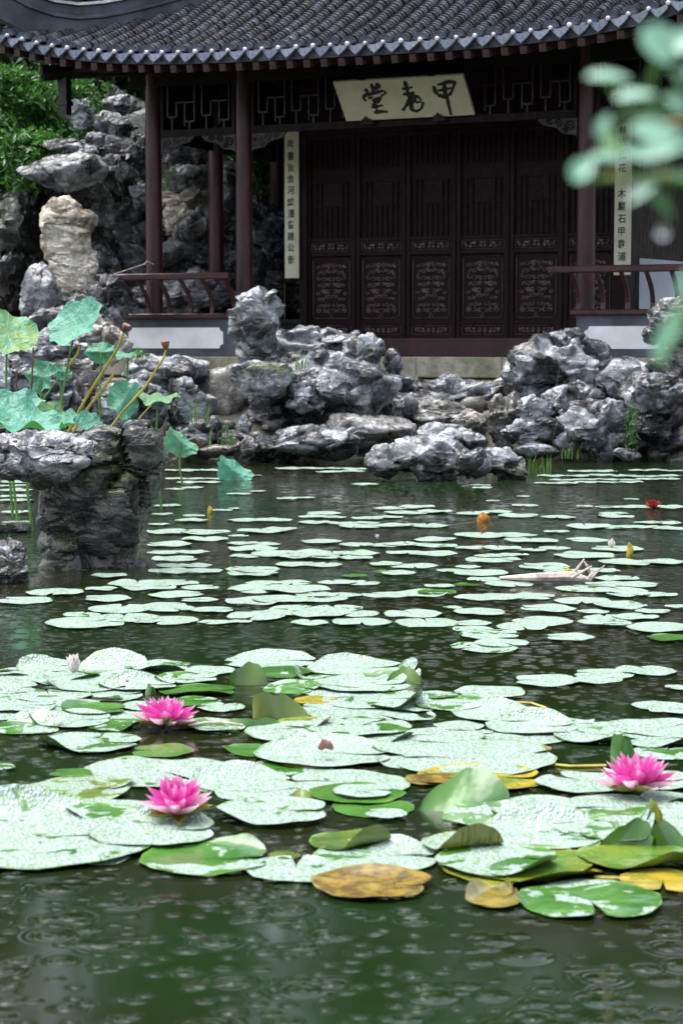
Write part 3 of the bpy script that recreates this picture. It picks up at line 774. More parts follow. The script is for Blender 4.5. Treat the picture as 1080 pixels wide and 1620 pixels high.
# ------------------------------------------------------------------ name plaque
def strokes(m, sts, tf, y0, y1, wscale):
    for pts, wd in sts:
        P = []
        for i in range(len(pts) - 1):
            for k in range(4):
                t = k / 4; P.append((pts[i][0] + (pts[i + 1][0] - pts[i][0]) * t, pts[i][1] + (pts[i + 1][1] - pts[i][1]) * t))
        P.append(pts[-1]); L, Rr = [], []
        Q = [tf(*p) for p in P]; n = len(Q)
        for i, q in enumerate(Q):
            a = Q[max(i - 1, 0)]; b = Q[min(i + 1, n - 1)]; dx, dz = b[0] - a[0], b[1] - a[1]; l = math.hypot(dx, dz) or 1
            t = i / (n - 1); ww = wd * wscale * (.62 + .45 * math.sin(math.pi * min(1, t * 1.15 + .12)) + .10 * math.sin(9 * t + wd)) * .5
            L.append((q[0] - dz / l * ww, q[1] + dx / l * ww)); Rr.append((q[0] + dz / l * ww, q[1] - dx / l * ww))
        for i in range(n - 1):
            m.add([(L[i][0], y0, L[i][1]), (Rr[i][0], y0, Rr[i][1]), (Rr[i + 1][0], y0, Rr[i + 1][1]), (L[i + 1][0], y0, L[i + 1][1])], [(0, 1, 2, 3)])
        for q in (Q[0], Q[-1]):
            r = wd * wscale * .40; m.add([(q[0] + math.cos(a) * r, y0 - .0002, q[1] + math.sin(a) * r) for a in np.linspace(0, 2 * math.pi, 9)[:-1]], [tuple(range(8))])
xb0, zb_ = bl(548, 193, .28); xb1, zb1_ = bl(750, 182, .28)
PW = xb1 - xb0; PZ = (zb_ + zb1_) / 2
PT = .33; zt_ = bl(527, 130, .28 - PT)[1]; PH = math.hypot(PT, zt_ - PZ)
plq = empty('name_plaque', O + E * xb0 + N * .28 + Vector((0, 0, PZ)), 0)
plq.rotation_euler = Matrix.Rotation(-TH, 3, 'Z').to_euler()
plq.rotation_mode = 'QUATERNION'; plq.rotation_quaternion = Quaternion((0, 0, 1), -TH) @ Quaternion((1, 0, 0), math.atan2(PT, zt_ - PZ))
tag(plq, 'cream name plaque with three large black calligraphy characters, tilted under the eave', 'plaque')
m = MB(); m.bev(0, PW, 0, .035, 0, PH, .008); m.build('board', M['board'], plq)
def ptf(zx, zy):
    ax, ay, bx_, by_ = 785.5, -53.5, 85.5, 246.5; dx, dy = zx - 97, zy - 122
    det = ax * by_ - ay * bx_; u = (dx * by_ - dy * bx_) / det; v = (ax * dy - ay * dx) / det
    return u * PW, PH * (1 - v)
WS = PW / 785
CH = [[([(375, 128), (362, 152)], 24), ([(338, 135), (348, 165), (345, 190)], 26), ([(302, 165), (312, 185)], 26), ([(385, 138), (368, 162)], 22),
       ([(298, 232), (286, 212), (298, 200), (350, 186), (405, 172), (430, 182), (402, 200)], 22), ([(322, 218), (340, 212)], 20), ([(345, 232), (398, 210), (380, 245)], 20),
       ([(372, 225), (352, 262), (378, 298)], 22), ([(345, 274), (402, 262)], 22), ([(362, 306), (398, 300), (432, 300)], 26)],
      [([(540, 116), (552, 150), (562, 200)], 26), ([(530, 158), (580, 148)], 22), ([(536, 192), (592, 180)], 24), ([(570, 210), (622, 204), (640, 222)], 22),
       ([(592, 188), (566, 240), (536, 286)], 28), ([(606, 222), (582, 248), (588, 286), (620, 296), (646, 276), (655, 244)], 24), ([(612, 240), (640, 236)], 18)],
      [([(716, 145), (728, 176), (748, 196)], 28), ([(745, 130), (800, 112), (840, 114), (832, 150), (815, 186)], 24), ([(748, 166), (790, 156), (822, 150)], 20),
       ([(752, 194), (780, 206), (815, 188)], 26), ([(776, 125), (786, 190), (800, 215), (812, 262), (826, 308)], 26)]]
for c in CH:
    m = MB(); strokes(m, c, ptf, -.0015, -.0015, WS); m.build('character', M['ink'], plq)
for zx in (303, 757):
    x, _ = ptf(zx, 340); m = MB()
    m.prism([(x - .07, -.03), (x + .07, -.03), (x + .062, .012), (x + .03, .03), (x, .062), (x - .03, .03), (x - .062, .012)], -.02, -.004)
    for s_ in (-1, 1): scroll(m, x + s_ * .03, .006, .018, -.023, s_, 1.2, .004)
    m.build('iron_bracket', M['iron'], plq)
for zx in (265, 700):
    x, _ = ptf(zx, 90); m = MB(); m.box(x - .035, x + .035, .0, .03, PH + .001, PH + .012); m.build('hook', M['iron'], plq)

# ------------------------------------------------------------------ couplet boards
def char_mesh(ch, size):
    cu = bpy.data.curves.new('glyph', 'FONT'); cu.body = ch; cu.size = size; cu.align_x = 'CENTER'; cu.align_y = 'CENTER'; cu.extrude = .0008; cu.offset = .0016
    ob = bpy.data.objects.new('glyph', cu); COL.objects.link(ob)
    dg = bpy.context.evaluated_depsgraph_get(); me = bpy.data.meshes.new_from_object(ob.evaluated_get(dg))
    bpy.data.objects.remove(ob); bpy.data.curves.remove(cu)
    me.materials.clear(); me.materials.append(M['ink']); me.name = 'character'; return me
def couplet(text, pxl, pxr, pyt, pyb, ys, ly, label, csize=.095):
    x0, z1 = bl(pxl, pyt, ly); x1, _ = bl(pxr, pyt, ly); _, z0 = bl((pxl + pxr) / 2, pyb, ly)
    b = empty('couplet_board', O + E * ((x0 + x1) / 2) + N * ly + Vector((0, 0, z0)), -TH); tag(b, label, 'couplet board', 'couplet boards on the door posts')
    W = x1 - x0; q = MB()
    # gently curved board
    n = 6; vs, fs = [], []
    for z in (0, z1 - z0):
        for k in range(n + 1):
            t = -1 + 2 * k / n; vs.append((t * W / 2, .012 * t * t - .012, z))
        for k in range(n, -1, -1):
            t = -1 + 2 * k / n; vs.append((t * W / 2, .012 * t * t + .008, z))
    c = 2 * n + 2
    for k in range(c): fs.append((k, (k + 1) % c, c + (k + 1) % c, c + k))
    fs += [tuple(range(c))[::-1], tuple(range(c, 2 * c))]
    q.add(vs, fs); q.build('board', M['board'], b)
    for ch, y in zip(text, ys):
        me = char_mesh(ch, csize); o = link('character', me, b, (random.uniform(-.004, .004) - .004, -.0135, bl((pxl + pxr) / 2, y, ly)[1] - z0)); o.rotation_euler = (math.pi / 2, 0, random.uniform(-.0, .0)); o.scale = (.92, 1.05, 1)
couplet('尚書官舍河總漕督建公衙', 450, 472, 202, 440, [228, 248, 266, 284, 302, 321, 339, 357, 375, 393, 412], DY - .10, 'narrow cream couplet board with black characters left of the carved doors')
couplet('竹林依仙花木巖石甲袁浦', 973, 999, 176, 435, [183, 207, 226, 246, 267, 307, 327, 347, 367, 387, 407], DY - .10, 'narrow cream couplet board with black characters behind the right bench rail')
# pale info panel standing on the veranda
pa = at(1013, 508, 21.6); pz0 = O.z + .003
ip = empty('info_panel', (pa.x, 21.75, pz0), R(-8)); tag(ip, 'pale blank info panel leaning behind the right bench slats', 'info panel')
h_ = at(1013, 408, 21.75).z - pz0
m = MB(); m.add([(0, -.12, 0), (.56, -.12, 0), (.56, .05, h_ - .05), (0, .05, h_), (0, -.10, 0), (.56, -.10, 0), (.56, .07, h_ - .05), (0, .07, h_)], [(0, 1, 2, 3), (7, 6, 5, 4), (0, 4, 5, 1), (1, 5, 6, 2), (2, 6, 7, 3), (3, 7, 4, 0)])
m.build('panel_face', M['panel'], ip)
m = MB(); m.tube([(.1, .06, h_ * .9), (.1, .45, .0)], .012, 6); m.tube([(.46, .06, h_ * .9), (.46, .45, .0)], .012, 6); m.build('panel_leg', M['iron'], ip)
# loose twig on the left rail
tw = at(200, 430, 20.9); m = MB()
a, b, c = at(180, 434, 21.25), at(228, 418, 21.3), at(243, 418, 21.35)
m.tube([a, b, b + Vector((.03, 0, .03)), c], .006, 5); o = m.build('twig', M['dead']); tag(o, 'thin dry twig lying along the left bench rail', 'twig')

# ------------------------------------------------------------------ rocks
_ico = {}
def ico(l):
    if l not in _ico:
        bm = bmesh.new(); bmesh.ops.create_icosphere(bm, subdivisions=l, radius=1)
        _ico[l] = (np.array([v.co[:] for v in bm.verts]), [tuple(v.index for v in f.verts) for f in bm.faces]); bm.free()
    return _ico[l]
_seed = [100]
def set_tone(me, t):
    a_ = me.attributes.new('face_tone', 'FLOAT', 'POINT'); a_.data.foreach_set('value', np.ascontiguousarray(t, dtype=np.float32))
def rock(px, py, w, h, Y, label, dep=.8, dark=.0, moss=.0, warm=.0, tilt=0., lvl=5, rough=1., group='pond bank rocks', cat='rock', name='rock', nf=12, mat='rock', under=.38):
    _seed[0] += 1; sd_ = _seed[0]; rg = np.random.default_rng(sd_)
    D, Fc = ico(lvl)
    nrm = rg.normal(size=(nf, 3)); nrm /= np.linalg.norm(nrm, axis=1)[:, None]; ds = rg.uniform(.62, .95, nf)
    dots = D @ nrm.T; rr = np.where(dots > .05, ds / np.maximum(dots, .05), 9.)
    r = -np.log(np.exp(-rr * 20).sum(1) + math.exp(-20 * 1.12)) / 20
    s = F / Y; a, c = w / 2 / s * 1.16, h / 2 / s * 1.16; b = dep * (a * .6 + c * .4)
    P = D * r[:, None] * np.array([a, b, c])
    lean_ = rg.uniform(-.25, .25); zc = np.clip(P[:, 2] / c, -1, 1); und = 1 - under * np.clip(-zc, 0, 1) ** 1.3 + .10 * np.clip(zc, 0, 1)
    P[:, 0] = P[:, 0] * und + lean_ * zc * a * .4; P[:, 1] *= und
    sc = min(a, b, c)
    q = P / max(.10, sc) * .9 + sd_ * 7.1
    q2 = P * 6.0 + sd_ * 3.3
    n1 = ridged(q * .8, 4, sd_); n2 = ridged(q2 * np.array([1, 1, 1.8]), 4, sd_ + 5); hol = vnoise(q * 1.15 + 4, sd_ + 9)
    n3 = np.abs(vnoise(q2 * np.array([.7, .7, 1.3]) + 31, sd_ + 13) - .5)
    dsp = (n1 - .62) * sc * .32 * rough + (n2 - .6) * .07 * rough * min(1, sc / .2) - np.clip(.07 - n3, 0, 1) * .9 * min(.3, sc) * rough - np.clip(hol - .66, 0, 1) * sc * 1.5 * rough
    w_n = np.stack([fbm(q * 1.3 + 5, 2, sd_ + 20), fbm(q * 1.3 + 15, 2, sd_ + 21), fbm(q * 1.3 + 25, 2, sd_ + 22)], 1) * .7
    c1, e1, t1 = cellplanes((q * np.array([.85, .85, 1.15]) + w_n), sd_ + 30, True); c2, e2, t2 = cellplanes(q2 * np.array([.95, .95, 1.6]) + w_n * 1.5, sd_ + 40, True)
    dsp = dsp + c1 * sc * .20 * rough + c2 * min(.032, sc * .12) * rough - np.clip(.10 - e1, 0, 1) * sc * .9 * rough - np.clip(.08 - e2, 0, 1) * min(.09, sc * .3) * rough
    P = P + D * dsp[:, None]
    rt = Matrix.Rotation(tilt, 3, 'Y')
    if tilt: P = P @ np.array(rt).T
    me_ = np_mesh(name, P, Fc, M[mat]); me_.set_sharp_from_angle(angle=R(38)); set_tone(me_, t1 * .75 + t2 * .25)
    o = link(name, me_, None, at(px, py, Y))
    o.color = (dark, moss, warm, 1)
    tag(o, label, cat, group); return o
def loft(secs, Y, label, dep=.7, dark=0, moss=0, warm=0, name='rock', cat='rock', group=None, amp=.05, yoff=None, n=56, lev=90, fr=5., seed=1):
    s = F / Y; ysec = [q[0] for q in secs]; yy = np.linspace(ysec[0], ysec[-1], lev)
    xl = np.interp(yy, ysec, [q[1] for q in secs]); xr = np.interp(yy, ysec, [q[2] for q in secs])
    k = np.array([.25, .5, .25])
    for _ in range(3):
        xl[1:-1] = np.convolve(xl, k, 'valid'); xr[1:-1] = np.convolve(xr, k, 'valid')
    V = []
    for i in range(lev):
        c = at((xl[i] + xr[i]) / 2, yy[i], Y); a = (xr[i] - xl[i]) / 2 / s; b = max(.02, a * dep)
        if yoff: c.y += np.interp(yy[i], ysec, yoff)
        for j in range(n):
            t = 2 * math.pi * j / n; ct, st = math.cos(t), math.sin(t)
            V.append((c.x + a * abs(ct) ** .8 * (1 if ct > 0 else -1), c.y + b * abs(st) ** .8 * (1 if st > 0 else -1), c.z))
    V = np.array(V)
    Fc = [(i * n + j, (i + 1) * n + j, (i + 1) * n + (j + 1) % n, i * n + (j + 1) % n) for i in range(lev - 1) for j in range(n)]
    top = V[:n].mean(0) + [0, 0, .01]; botm = V[-n:].mean(0)
    V = np.concatenate([V, [top, botm]]); Fc += [(len(V) - 2, j, (j + 1) % n) for j in range(n)] + [(len(V) - 1, (lev - 1) * n + (j + 1) % n, (lev - 1) * n + j) for j in range(n)]
    me = np_mesh(name, V, Fc, M['rock'])
    Nn = np.zeros(len(V) * 3); me.vertices.foreach_get('normal', Nn); Nn = Nn.reshape(-1, 3)
    d = (ridged(V * fr, 5, seed) - .62) * amp * 2.2 + (fbm(V * fr * .45 + 9, 3, seed + 3) - .5) * amp * 2.6 - np.clip(vnoise(V * fr * .9 + 3, seed + 7) - .68, 0, 1) * amp * 6
    cc1, ee1, tt1 = cellplanes(V * fr * .55 + 3, seed + 50, True); cc2, ee2, tt2 = cellplanes(V * fr * 1.7 + fbm(V * 4, 2, seed)[:, None], seed + 60, True); set_tone(me, tt1 * .6 + tt2 * .4)
    d = d * .8 + cc1 * amp * .9 + cc2 * amp * .42 - np.clip(.10 - ee1, 0, 1) * amp * 4 - np.clip(.09 - ee2, 0, 1) * amp * 2.4
    V = V + Nn * d[:, None]; org = at((secs[-1][1] + secs[-1][2]) / 2, secs[-1][0], Y)
    me.vertices.foreach_set('co', (V - np.array(org)).ravel()); me.update(); me.set_sharp_from_angle(angle=R(38))
    o = link(name, me, None, org); o.color = (dark, moss, warm, 1); tag(o, label, cat, group); return o

# foreground mushroom rock and its neighbour
fr_ = loft([(655, 186, 224), (661, 160, 240), (670, 138, 250), (684, 118, 257), (700, 104, 260), (725, 88, 261), (745, 74, 258), (765, 62, 253), (790, 57, 246), (810, 55, 238), (835, 57, 228), (860, 62, 222), (882, 70, 227), (898, 64, 242), (925, 54, 262)],
     9.0, 'x', .62, .94, .55, 0, amp=.050, fr=3.3, seed=21, lev=130, n=90)
sl_ = rock(58, 724, 188, 64, 8.85, 'x', .95, lvl=6, rough=.8, nf=9, tilt=-.05, dark=.25)
rk_ = empty('rock', (fr_.location.x, fr_.location.y, -.05)); tag(rk_, 'large top-heavy dark rock with a pale slab arm standing in the near left water', 'rock', 'pond bank rocks')
for o_, nm in ((fr_, 'rock_body'), (sl_, 'rock_slab')):
    for kk in ('label', 'category', 'group'):
        if kk in o_: del o_[kk]
    o_.name = nm; o_.location = o_.location - rk_.location; o_.parent = rk_
rock(8, 905, 85, 80, 8.4, 'small wet jagged rock at the left edge beside the top-heavy rock', .8, .25, .1, lvl=6)
rock(20, 838, 70, 26, 10.6, 'low dark stone barely above water behind the left edge rock', .8, .6, .1, lvl=4)
# bank: left-centre mound
loft([(455, 398, 420), (460, 382, 436), (470, 370, 443), (490, 366, 446), (512, 367, 447), (524, 369, 440), (540, 374, 436), (560, 376, 434), (580, 380, 432), (605, 385, 428), (640, 388, 425)], 17.7,
     'tall upright pitted stone standing before the left bench', .8, .2, .25, 0, amp=.05, fr=5, seed=3, group='pond bank rocks')
BANK = [
 (358, 640, 84, 124, 17.5, 'flat-faced brownish slab leaning left of the mossy rock head', dict(dark=.55, warm=.5, rough=.35, nf=7)),
 (475, 553, 100, 62, 18.3, 'pale cracked crag topping the mound right of the upright stone', {}),
 (545, 548, 62, 50, 18.2, 'blocky pale stone on the mound crest below the carved doors', {}),
 (575, 575, 66, 66, 17.9, 'rough lichened stone right of the mound crest', dict(moss=.3, dark=.1)),
 (622, 573, 36, 38, 18.0, 'small smooth stone with pale top at the mound right end', dict(dark=.2, rough=.5)),
 (500, 598, 150, 90, 17.7, 'broad grey sloping rock across the middle of the mound', dict(rough=.7)),
 (414, 604, 76, 62, 16.9, 'rounded mossy rock head jutting left over the dark hollow', dict(moss=.9, rough=.7)),
 (472, 606, 80, 44, 17.0, 'pale ridge stone joining the mossy rock head', dict(rough=.8)),
 (556, 622, 116, 86, 17.0, 'big smooth overhanging rock above the dark cleft', dict(rough=.7, dark=.1)),
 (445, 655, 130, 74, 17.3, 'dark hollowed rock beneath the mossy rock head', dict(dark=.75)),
 (480, 635, 60, 50, 16.9, 'pitted knob under the pale ridge stone', dict(dark=.35)),
 (470, 694, 90, 34, 16.6, 'flat tilted pale slab low on the mound by the water', dict(tilt=-.2, rough=.6)),
 (512, 706, 140, 50, 16.5, 'long low rock at the waterline under the mound', dict(dark=.1, rough=.7)),
 (580, 684, 120, 62, 16.8, 'smooth pale sloping slab left of the low island rock', dict(rough=.5, warm=.25)),
 (384, 710, 44, 34, 16.4, 'small pale stone at the water edge below the brownish slab', dict(warm=.3)),
 (388, 672, 28, 28, 16.7, 'little round pale stone beside the dark hollowed rock', dict(rough=.5)),
 (435, 712, 60, 36, 16.8, 'black stone at the waterline under the dark hollowed rock', dict(dark=.8)),
 (612, 602, 66, 26, 18.0, 'flat stone just below the small smooth pale-topped stone', dict(rough=.6)),
 (700, 627, 160, 52, 18.0, 'long layered slab with dark underside below the stone ledge', dict(dark=.1, rough=1.1)),
 (690, 655, 140, 46, 17.7, 'weathered slab face under the long layered slab', dict(dark=.25, warm=.2)),
 (695, 692, 100, 36, 17.1, 'rounded boulder lying behind the low island rock', dict(rough=.6, dark=.1)),
 (628, 655, 50, 80, 17.5, 'rubbly dark rock between the mound and layered slab', dict(dark=.45)),
 (640, 690, 44, 36, 17.0, 'small grey rubble stone left of the rounded boulder', {}),
 (745, 668, 42, 36, 17.4, 'small warm stone leaning on the dark pillar rock', dict(warm=.4)),
 (752, 697, 40, 26, 17.0, 'pale pebble-like stone right of the rounded boulder', dict(rough=.6)),
 (600, 640, 40, 40, 17.4, 'pale broken stone right of the overhanging rock', {}),
 (798, 606, 28, 24, 18.2, 'small whitish round stone below the stone ledge', dict(rough=.5, warm=.5)),
 (775, 622, 60, 34, 18.0, 'grey stone between the whitish round stone and layered slab', {}),
 # island rock in the pond
 (615, 730, 70, 52, 14.5, 'rough crag at left end of the low island rock', dict(dark=.25, moss=.3)),
 (685, 733, 130, 68, 14.6, 'broad pale middle of the low island rock in the water', dict(rough=.7)),
 (746, 737, 62, 42, 14.2, 'dark glossy knob on the low island rock', dict(dark=.6)),
 (795, 738, 80, 52, 14.7, 'speckled right end of the low island rock beside the reeds', dict(dark=.2, moss=.3)),
 # right mound
 (884, 596, 130, 88, 17.6, 'large blue-grey crag right of centre below the hall', dict(rough=1.1, dark=.1)),
 (892, 543, 58, 46, 17.7, 'cap stone on top of the blue-grey crag', {}),
 (925, 572, 70, 56, 17.9, 'sloping shoulder stone right of the cap stone', {}),
 (922, 625, 70, 46, 17.3, 'dark wedge under the blue-grey crag', dict(dark=.5)),
 (795, 665, 50, 100, 17.2, 'dark pillar-like rock left of the fractured slabs', dict(dark=.5, warm=.3)),
 (825, 625, 56, 36, 17.5, 'dark knobby stone under the left end of the blue-grey crag', dict(dark=.3)),
 (838, 656, 76, 46, 17.1, 'fractured slab in the middle of the right mound', dict(rough=1.3)),
 (845, 685, 80, 36, 16.9, 'lower fractured slab by the right mound waterline', dict(rough=1.3, dark=.15)),
 (876, 648, 44, 74, 17.2, 'pale smooth tongue of rock right of the fractured slabs', dict(rough=.4, tilt=.25)),
 (888, 695, 40, 50, 16.9, 'narrow pale stone beneath the smooth tongue', dict(rough=.5)),
 (938, 680, 96, 96, 16.9, 'large dark-bellied rock with pale top at the waterline', dict(dark=.25)),
 (993, 612, 90, 76, 17.4, 'rounded pale block right of the blue-grey crag', dict(rough=.45)),
 (1052, 622, 116, 70, 16.8, 'pale-topped overhanging rock at the right edge', dict(rough=.8)),
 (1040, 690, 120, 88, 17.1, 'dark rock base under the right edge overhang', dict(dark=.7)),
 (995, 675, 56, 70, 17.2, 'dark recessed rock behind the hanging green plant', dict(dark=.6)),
 (850, 715, 70, 26, 16.6, 'low pale stone at the waterline right of the reeds', dict(rough=.5)),
 (990, 720, 36, 22, 16.3, 'small dark stone at the water under the hanging plant', dict(dark=.4)),
 (1062, 585, 90, 40, 17.3, 'flat grey stone beneath the curled beak rock', dict(rough=.6)),
 # left bank behind the lotus
 (262, 592, 136, 66, 17.3, 'large pale boulder under the left bench panel', dict(rough=.6)),
 (292, 645, 64, 72, 17.0, 'pale split block below the large boulder', {}),
 (232, 640, 80, 70, 16.9, 'grey rock behind the lotus seed pod stem', dict(dark=.15)),
 (140, 636, 74, 110, 16.9, 'dark upright block behind the lotus stems', dict(dark=.65, warm=.2, rough=.5)),
 (180, 655, 60, 80, 16.6, 'grey wedge beside the dark upright block', dict(dark=.3)),
 (55, 562, 130, 70, 17.2, 'pale bank rock behind the left lotus leaves', {}),
 (70, 625, 110, 70, 16.9, 'grey bank rock low behind the lotus leaf cluster', {}),
 (15, 610, 70, 80, 16.8, 'streaked pale rock at the far left bank edge', {}),
 (150, 540, 100, 80, 17.9, 'brownish boulder under the scholar stone pedestal', dict(dark=.35, warm=.4)),
 (183, 548, 40, 56, 17.7, 'small buff stone left of the left bench panel', dict(warm=.5)),
 (110, 585, 60, 40, 17.0, 'white-grey flat stone between lotus leaves', dict(warm=.2)),
 (310, 703, 60, 22, 16.5, 'flat stone at the waterline behind the drooping lotus leaf', dict(dark=.2, warm=.3)),
 (345, 712, 56, 20, 16.4, 'flat brown stone at the waterline below the grass tuft', dict(dark=.4, warm=.5)),
 (330, 688, 84, 44, 16.8, 'grey waterline rock between the split block and brownish slab', dict(dark=.2)),
 (372, 700, 56, 30, 16.6, 'small dark waterline rock just below the brownish slab', dict(dark=.4)),
 (205, 690, 120, 50, 16.6, 'dark waterline rock hidden behind the top-heavy rock', dict(dark=.5)),
 (60, 690, 140, 50, 16.6, 'dark waterline rock behind the lotus leaf bases', dict(dark=.5)),
]
for px, py, w_, h_, Y_, lb, kw in BANK: rock(px, py, w_, h_, Y_, lb, **dict(dict(dark=-.2), **kw))
loft([(472, 1062, 1100), (480, 1042, 1112), (492, 1032, 1118), (504, 1027, 1120), (516, 1024, 1118), (530, 1019, 1110), (541, 1020, 1108), (546, 1050, 1106), (556, 1056, 1106), (575, 1052, 1110), (600, 1050, 1114)], 16.7,
     'curled beak-shaped rock overhanging at the right edge', .6, .15, .4, 0, amp=.035, fr=7, seed=8, group='pond bank rocks')
# scholar stone on its pedestal
loft([(314, 88, 102), (318, 76, 116), (326, 70, 122), (340, 64, 128), (342, 63, 150), (352, 62, 150), (362, 62, 142), (372, 64, 140), (400, 66, 148), (430, 68, 150), (455, 70, 146), (475, 72, 142)], 20.3,
     'tall cream pitted scholar stone standing on the left bank', .6, 0, 0, 1., name='scholar_stone', cat='scholar stone', amp=.04, fr=6, seed=14)
for px, py, w_, h_, Y_, lb, kw in [
 (62, 470, 60, 90, 20.1, 'grey slab leaning left of the cream scholar stone', dict(dark=.2, rough=.4)),
 (128, 487, 74, 60, 20.2, 'smooth grey pedestal block under the cream scholar stone', dict(dark=.05, rough=.35)),
 (100, 470, 60, 34, 20.4, 'cobbled pedestal stone at the foot of the cream scholar stone', dict(warm=.8)),
 (90, 520, 130, 50, 19.6, 'dark footing rock below the scholar stone pedestal', dict(dark=.6)),
 (175, 480, 60, 90, 21.6, 'dark rock right of the scholar stone pedestal', dict(dark=.5))]:
    rock(px, py, w_, h_, Y_, lb, **kw)
HILL = [
 (134, 186, 38, 44, 24.6, 'squarish pale stone left of the fern near the rockery summit', {}), (190, 168, 52, 36, 24.8, 'pale flat summit stone of the rockery', dict(rough=.5)),
 (180, 150, 22, 22, 25.0, 'pointed topmost stone of the rockery', {}), (162, 194, 26, 34, 24.5, 'narrow tilted stone under the summit fern', dict(tilt=.5, rough=.5)),
 (192, 202, 52, 36, 24.4, 'layered pale stone under the flat summit stone', dict(rough=.7)), (152, 219, 36, 22, 24.2, 'smooth oval white stone midway up the rockery', dict(rough=.35)),
 (106, 232, 68, 28, 24.2, 'flat pale slab at the left shoulder of the rockery', dict(rough=.5)), (190, 238, 70, 44, 24.3, 'striped sloping slab right of the oval white stone', dict(rough=.7)),
 (110, 268, 120, 52, 23.8, 'wide overhanging pale slab above the scholar stone', dict(rough=.5)), (186, 272, 44, 56, 23.9, 'angular pale stone at right end of the wide slab', {}),
 (222, 245, 40, 60, 24.4, 'dark rough stone beside the corner column', dict(dark=.4)), (140, 240, 30, 18, 24.0, 'small wedge stone between the rockery slabs', {}),
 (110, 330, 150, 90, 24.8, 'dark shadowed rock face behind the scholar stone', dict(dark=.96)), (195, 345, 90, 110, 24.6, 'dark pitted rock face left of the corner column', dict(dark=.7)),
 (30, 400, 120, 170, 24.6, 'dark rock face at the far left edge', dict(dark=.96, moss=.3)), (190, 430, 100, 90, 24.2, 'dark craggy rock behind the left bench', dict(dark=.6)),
 (150, 480, 160, 80, 23.6, 'low dark rock behind the left bench slats', dict(dark=.6)), (222, 310, 36, 40, 24.0, 'grey knob rock beside the corner column', dict(dark=.3)),
 (298, 248, 70, 52, 24.4, 'pale domed stone seen between the gallery columns', {}), (296, 282, 72, 40, 24.2, 'cracked pale stone below the domed stone', dict(moss=.4)),
 (295, 320, 80, 44, 24.2, 'brown stone midway between the gallery columns', dict(warm=.6)), (283, 350, 40, 40, 23.9, 'ochre stone left of the pale wedge', dict(warm=.8)),
 (305, 358, 40, 46, 23.8, 'smooth pale wedge stone between the gallery columns', dict(rough=.3, tilt=.4)), (322, 352, 26, 40, 23.9, 'grey upright sliver right of the pale wedge', dict(rough=.3)),
 (300, 405, 100, 70, 24.2, 'dark base rock between the gallery columns', dict(dark=.45)), (320, 440, 70, 30, 23.9, 'flat grey stone seen above the left rail', {}),
 (362, 285, 44, 60, 24.3, 'grey stone in the narrow gap left of the front column', dict(dark=.2)), (362, 345, 44, 60, 24.2, 'rough grey stone lower in the narrow column gap', {}),
 (360, 410, 50, 70, 24.2, 'dark stone at the foot of the narrow column gap', dict(dark=.5)), (425, 355, 62, 64, 24.6, 'pale creased rock left of the couplet board', dict(rough=.9)),
 (425, 425, 70, 80, 24.8, 'dark rock under the pale creased rock', dict(dark=.7)), (300, 470, 160, 60, 23.6, 'low rough rock behind the left bench', dict(dark=.5)),
]
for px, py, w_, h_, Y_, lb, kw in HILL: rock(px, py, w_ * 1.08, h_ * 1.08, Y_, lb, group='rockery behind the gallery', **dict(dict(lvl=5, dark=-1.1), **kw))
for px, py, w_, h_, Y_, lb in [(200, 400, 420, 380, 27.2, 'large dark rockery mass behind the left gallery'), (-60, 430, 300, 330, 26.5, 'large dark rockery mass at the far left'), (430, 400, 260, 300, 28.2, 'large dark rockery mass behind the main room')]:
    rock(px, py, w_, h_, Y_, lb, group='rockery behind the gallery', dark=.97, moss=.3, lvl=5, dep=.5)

rub_v, rub_f = [], []
Dr, Fr = ico(2); rgr = np.random.default_rng(5)
for k in range(420):
    x = rgr.uniform(-4.5, 4.2); y = rgr.uniform(16.6, 18.6); z = float(ground_z(np.array([x]), np.array([y]))[0]); sz = rgr.uniform(.03, .11)
    P = Dr * (.75 + .5 * vnoise(Dr * 1.6 + k * 3.1, k))[:, None] * np.array([1.2, 1., .75]) * sz + [x, y, z + sz * .2]
    b_ = len(rub_v); rub_v += P.tolist(); rub_f += [tuple(i + b_ for i in f) for f in Fr]
rub_me = np_mesh('rubble', np.array(rub_v), rub_f, M['rock']); set_tone(rub_me, np.full(len(rub_v), .45)); o = link('rubble', rub_me); o['kind'] = 'stuff'; o.color = (.35, .2, .3, 1)
# ------------------------------------------------------------------ foliage
def leaf_cards(P, size, mat, name, droop=.3, up=.6, parent=None, asp=2.2, loc=None, kind=None):
    n = len(P); d = RNG.normal(size=(n, 3)); d[:, 2] -= droop; d /= np.linalg.norm(d, axis=1)[:, None]
    nn = RNG.normal(size=(n, 3)) * .6 + [0, -.25, up]; sdv = np.cross(d, nn); sdv /= np.linalg.norm(sdv, axis=1)[:, None]; nn = np.cross(sdv, d)
    L = size * RNG.uniform(.6, 1.3, n)[:, None]; W = L / asp
    A = P; B = P + d * L * .5 + sdv * W * .5 + nn * L * .06; C = P + d * L - nn * L * .08; D_ = P + d * L * .5 - sdv * W * .5 + nn * L * .06; Mi = P + d * L * .5 - nn * L * .02
    V = np.stack([A, B, C, D_, Mi], 1).reshape(-1, 3); i = np.arange(n)[:, None] * 5
    Fc = np.concatenate([i + [0, 1, 4], i + [1, 2, 4], i + [4, 2, 3], i + [0, 4, 3]], 0)
    if loc is not None: V = V - np.array(loc)
    me = np_mesh(name, V, Fc, mat, False); o = link(name, me, parent, None)
    return o
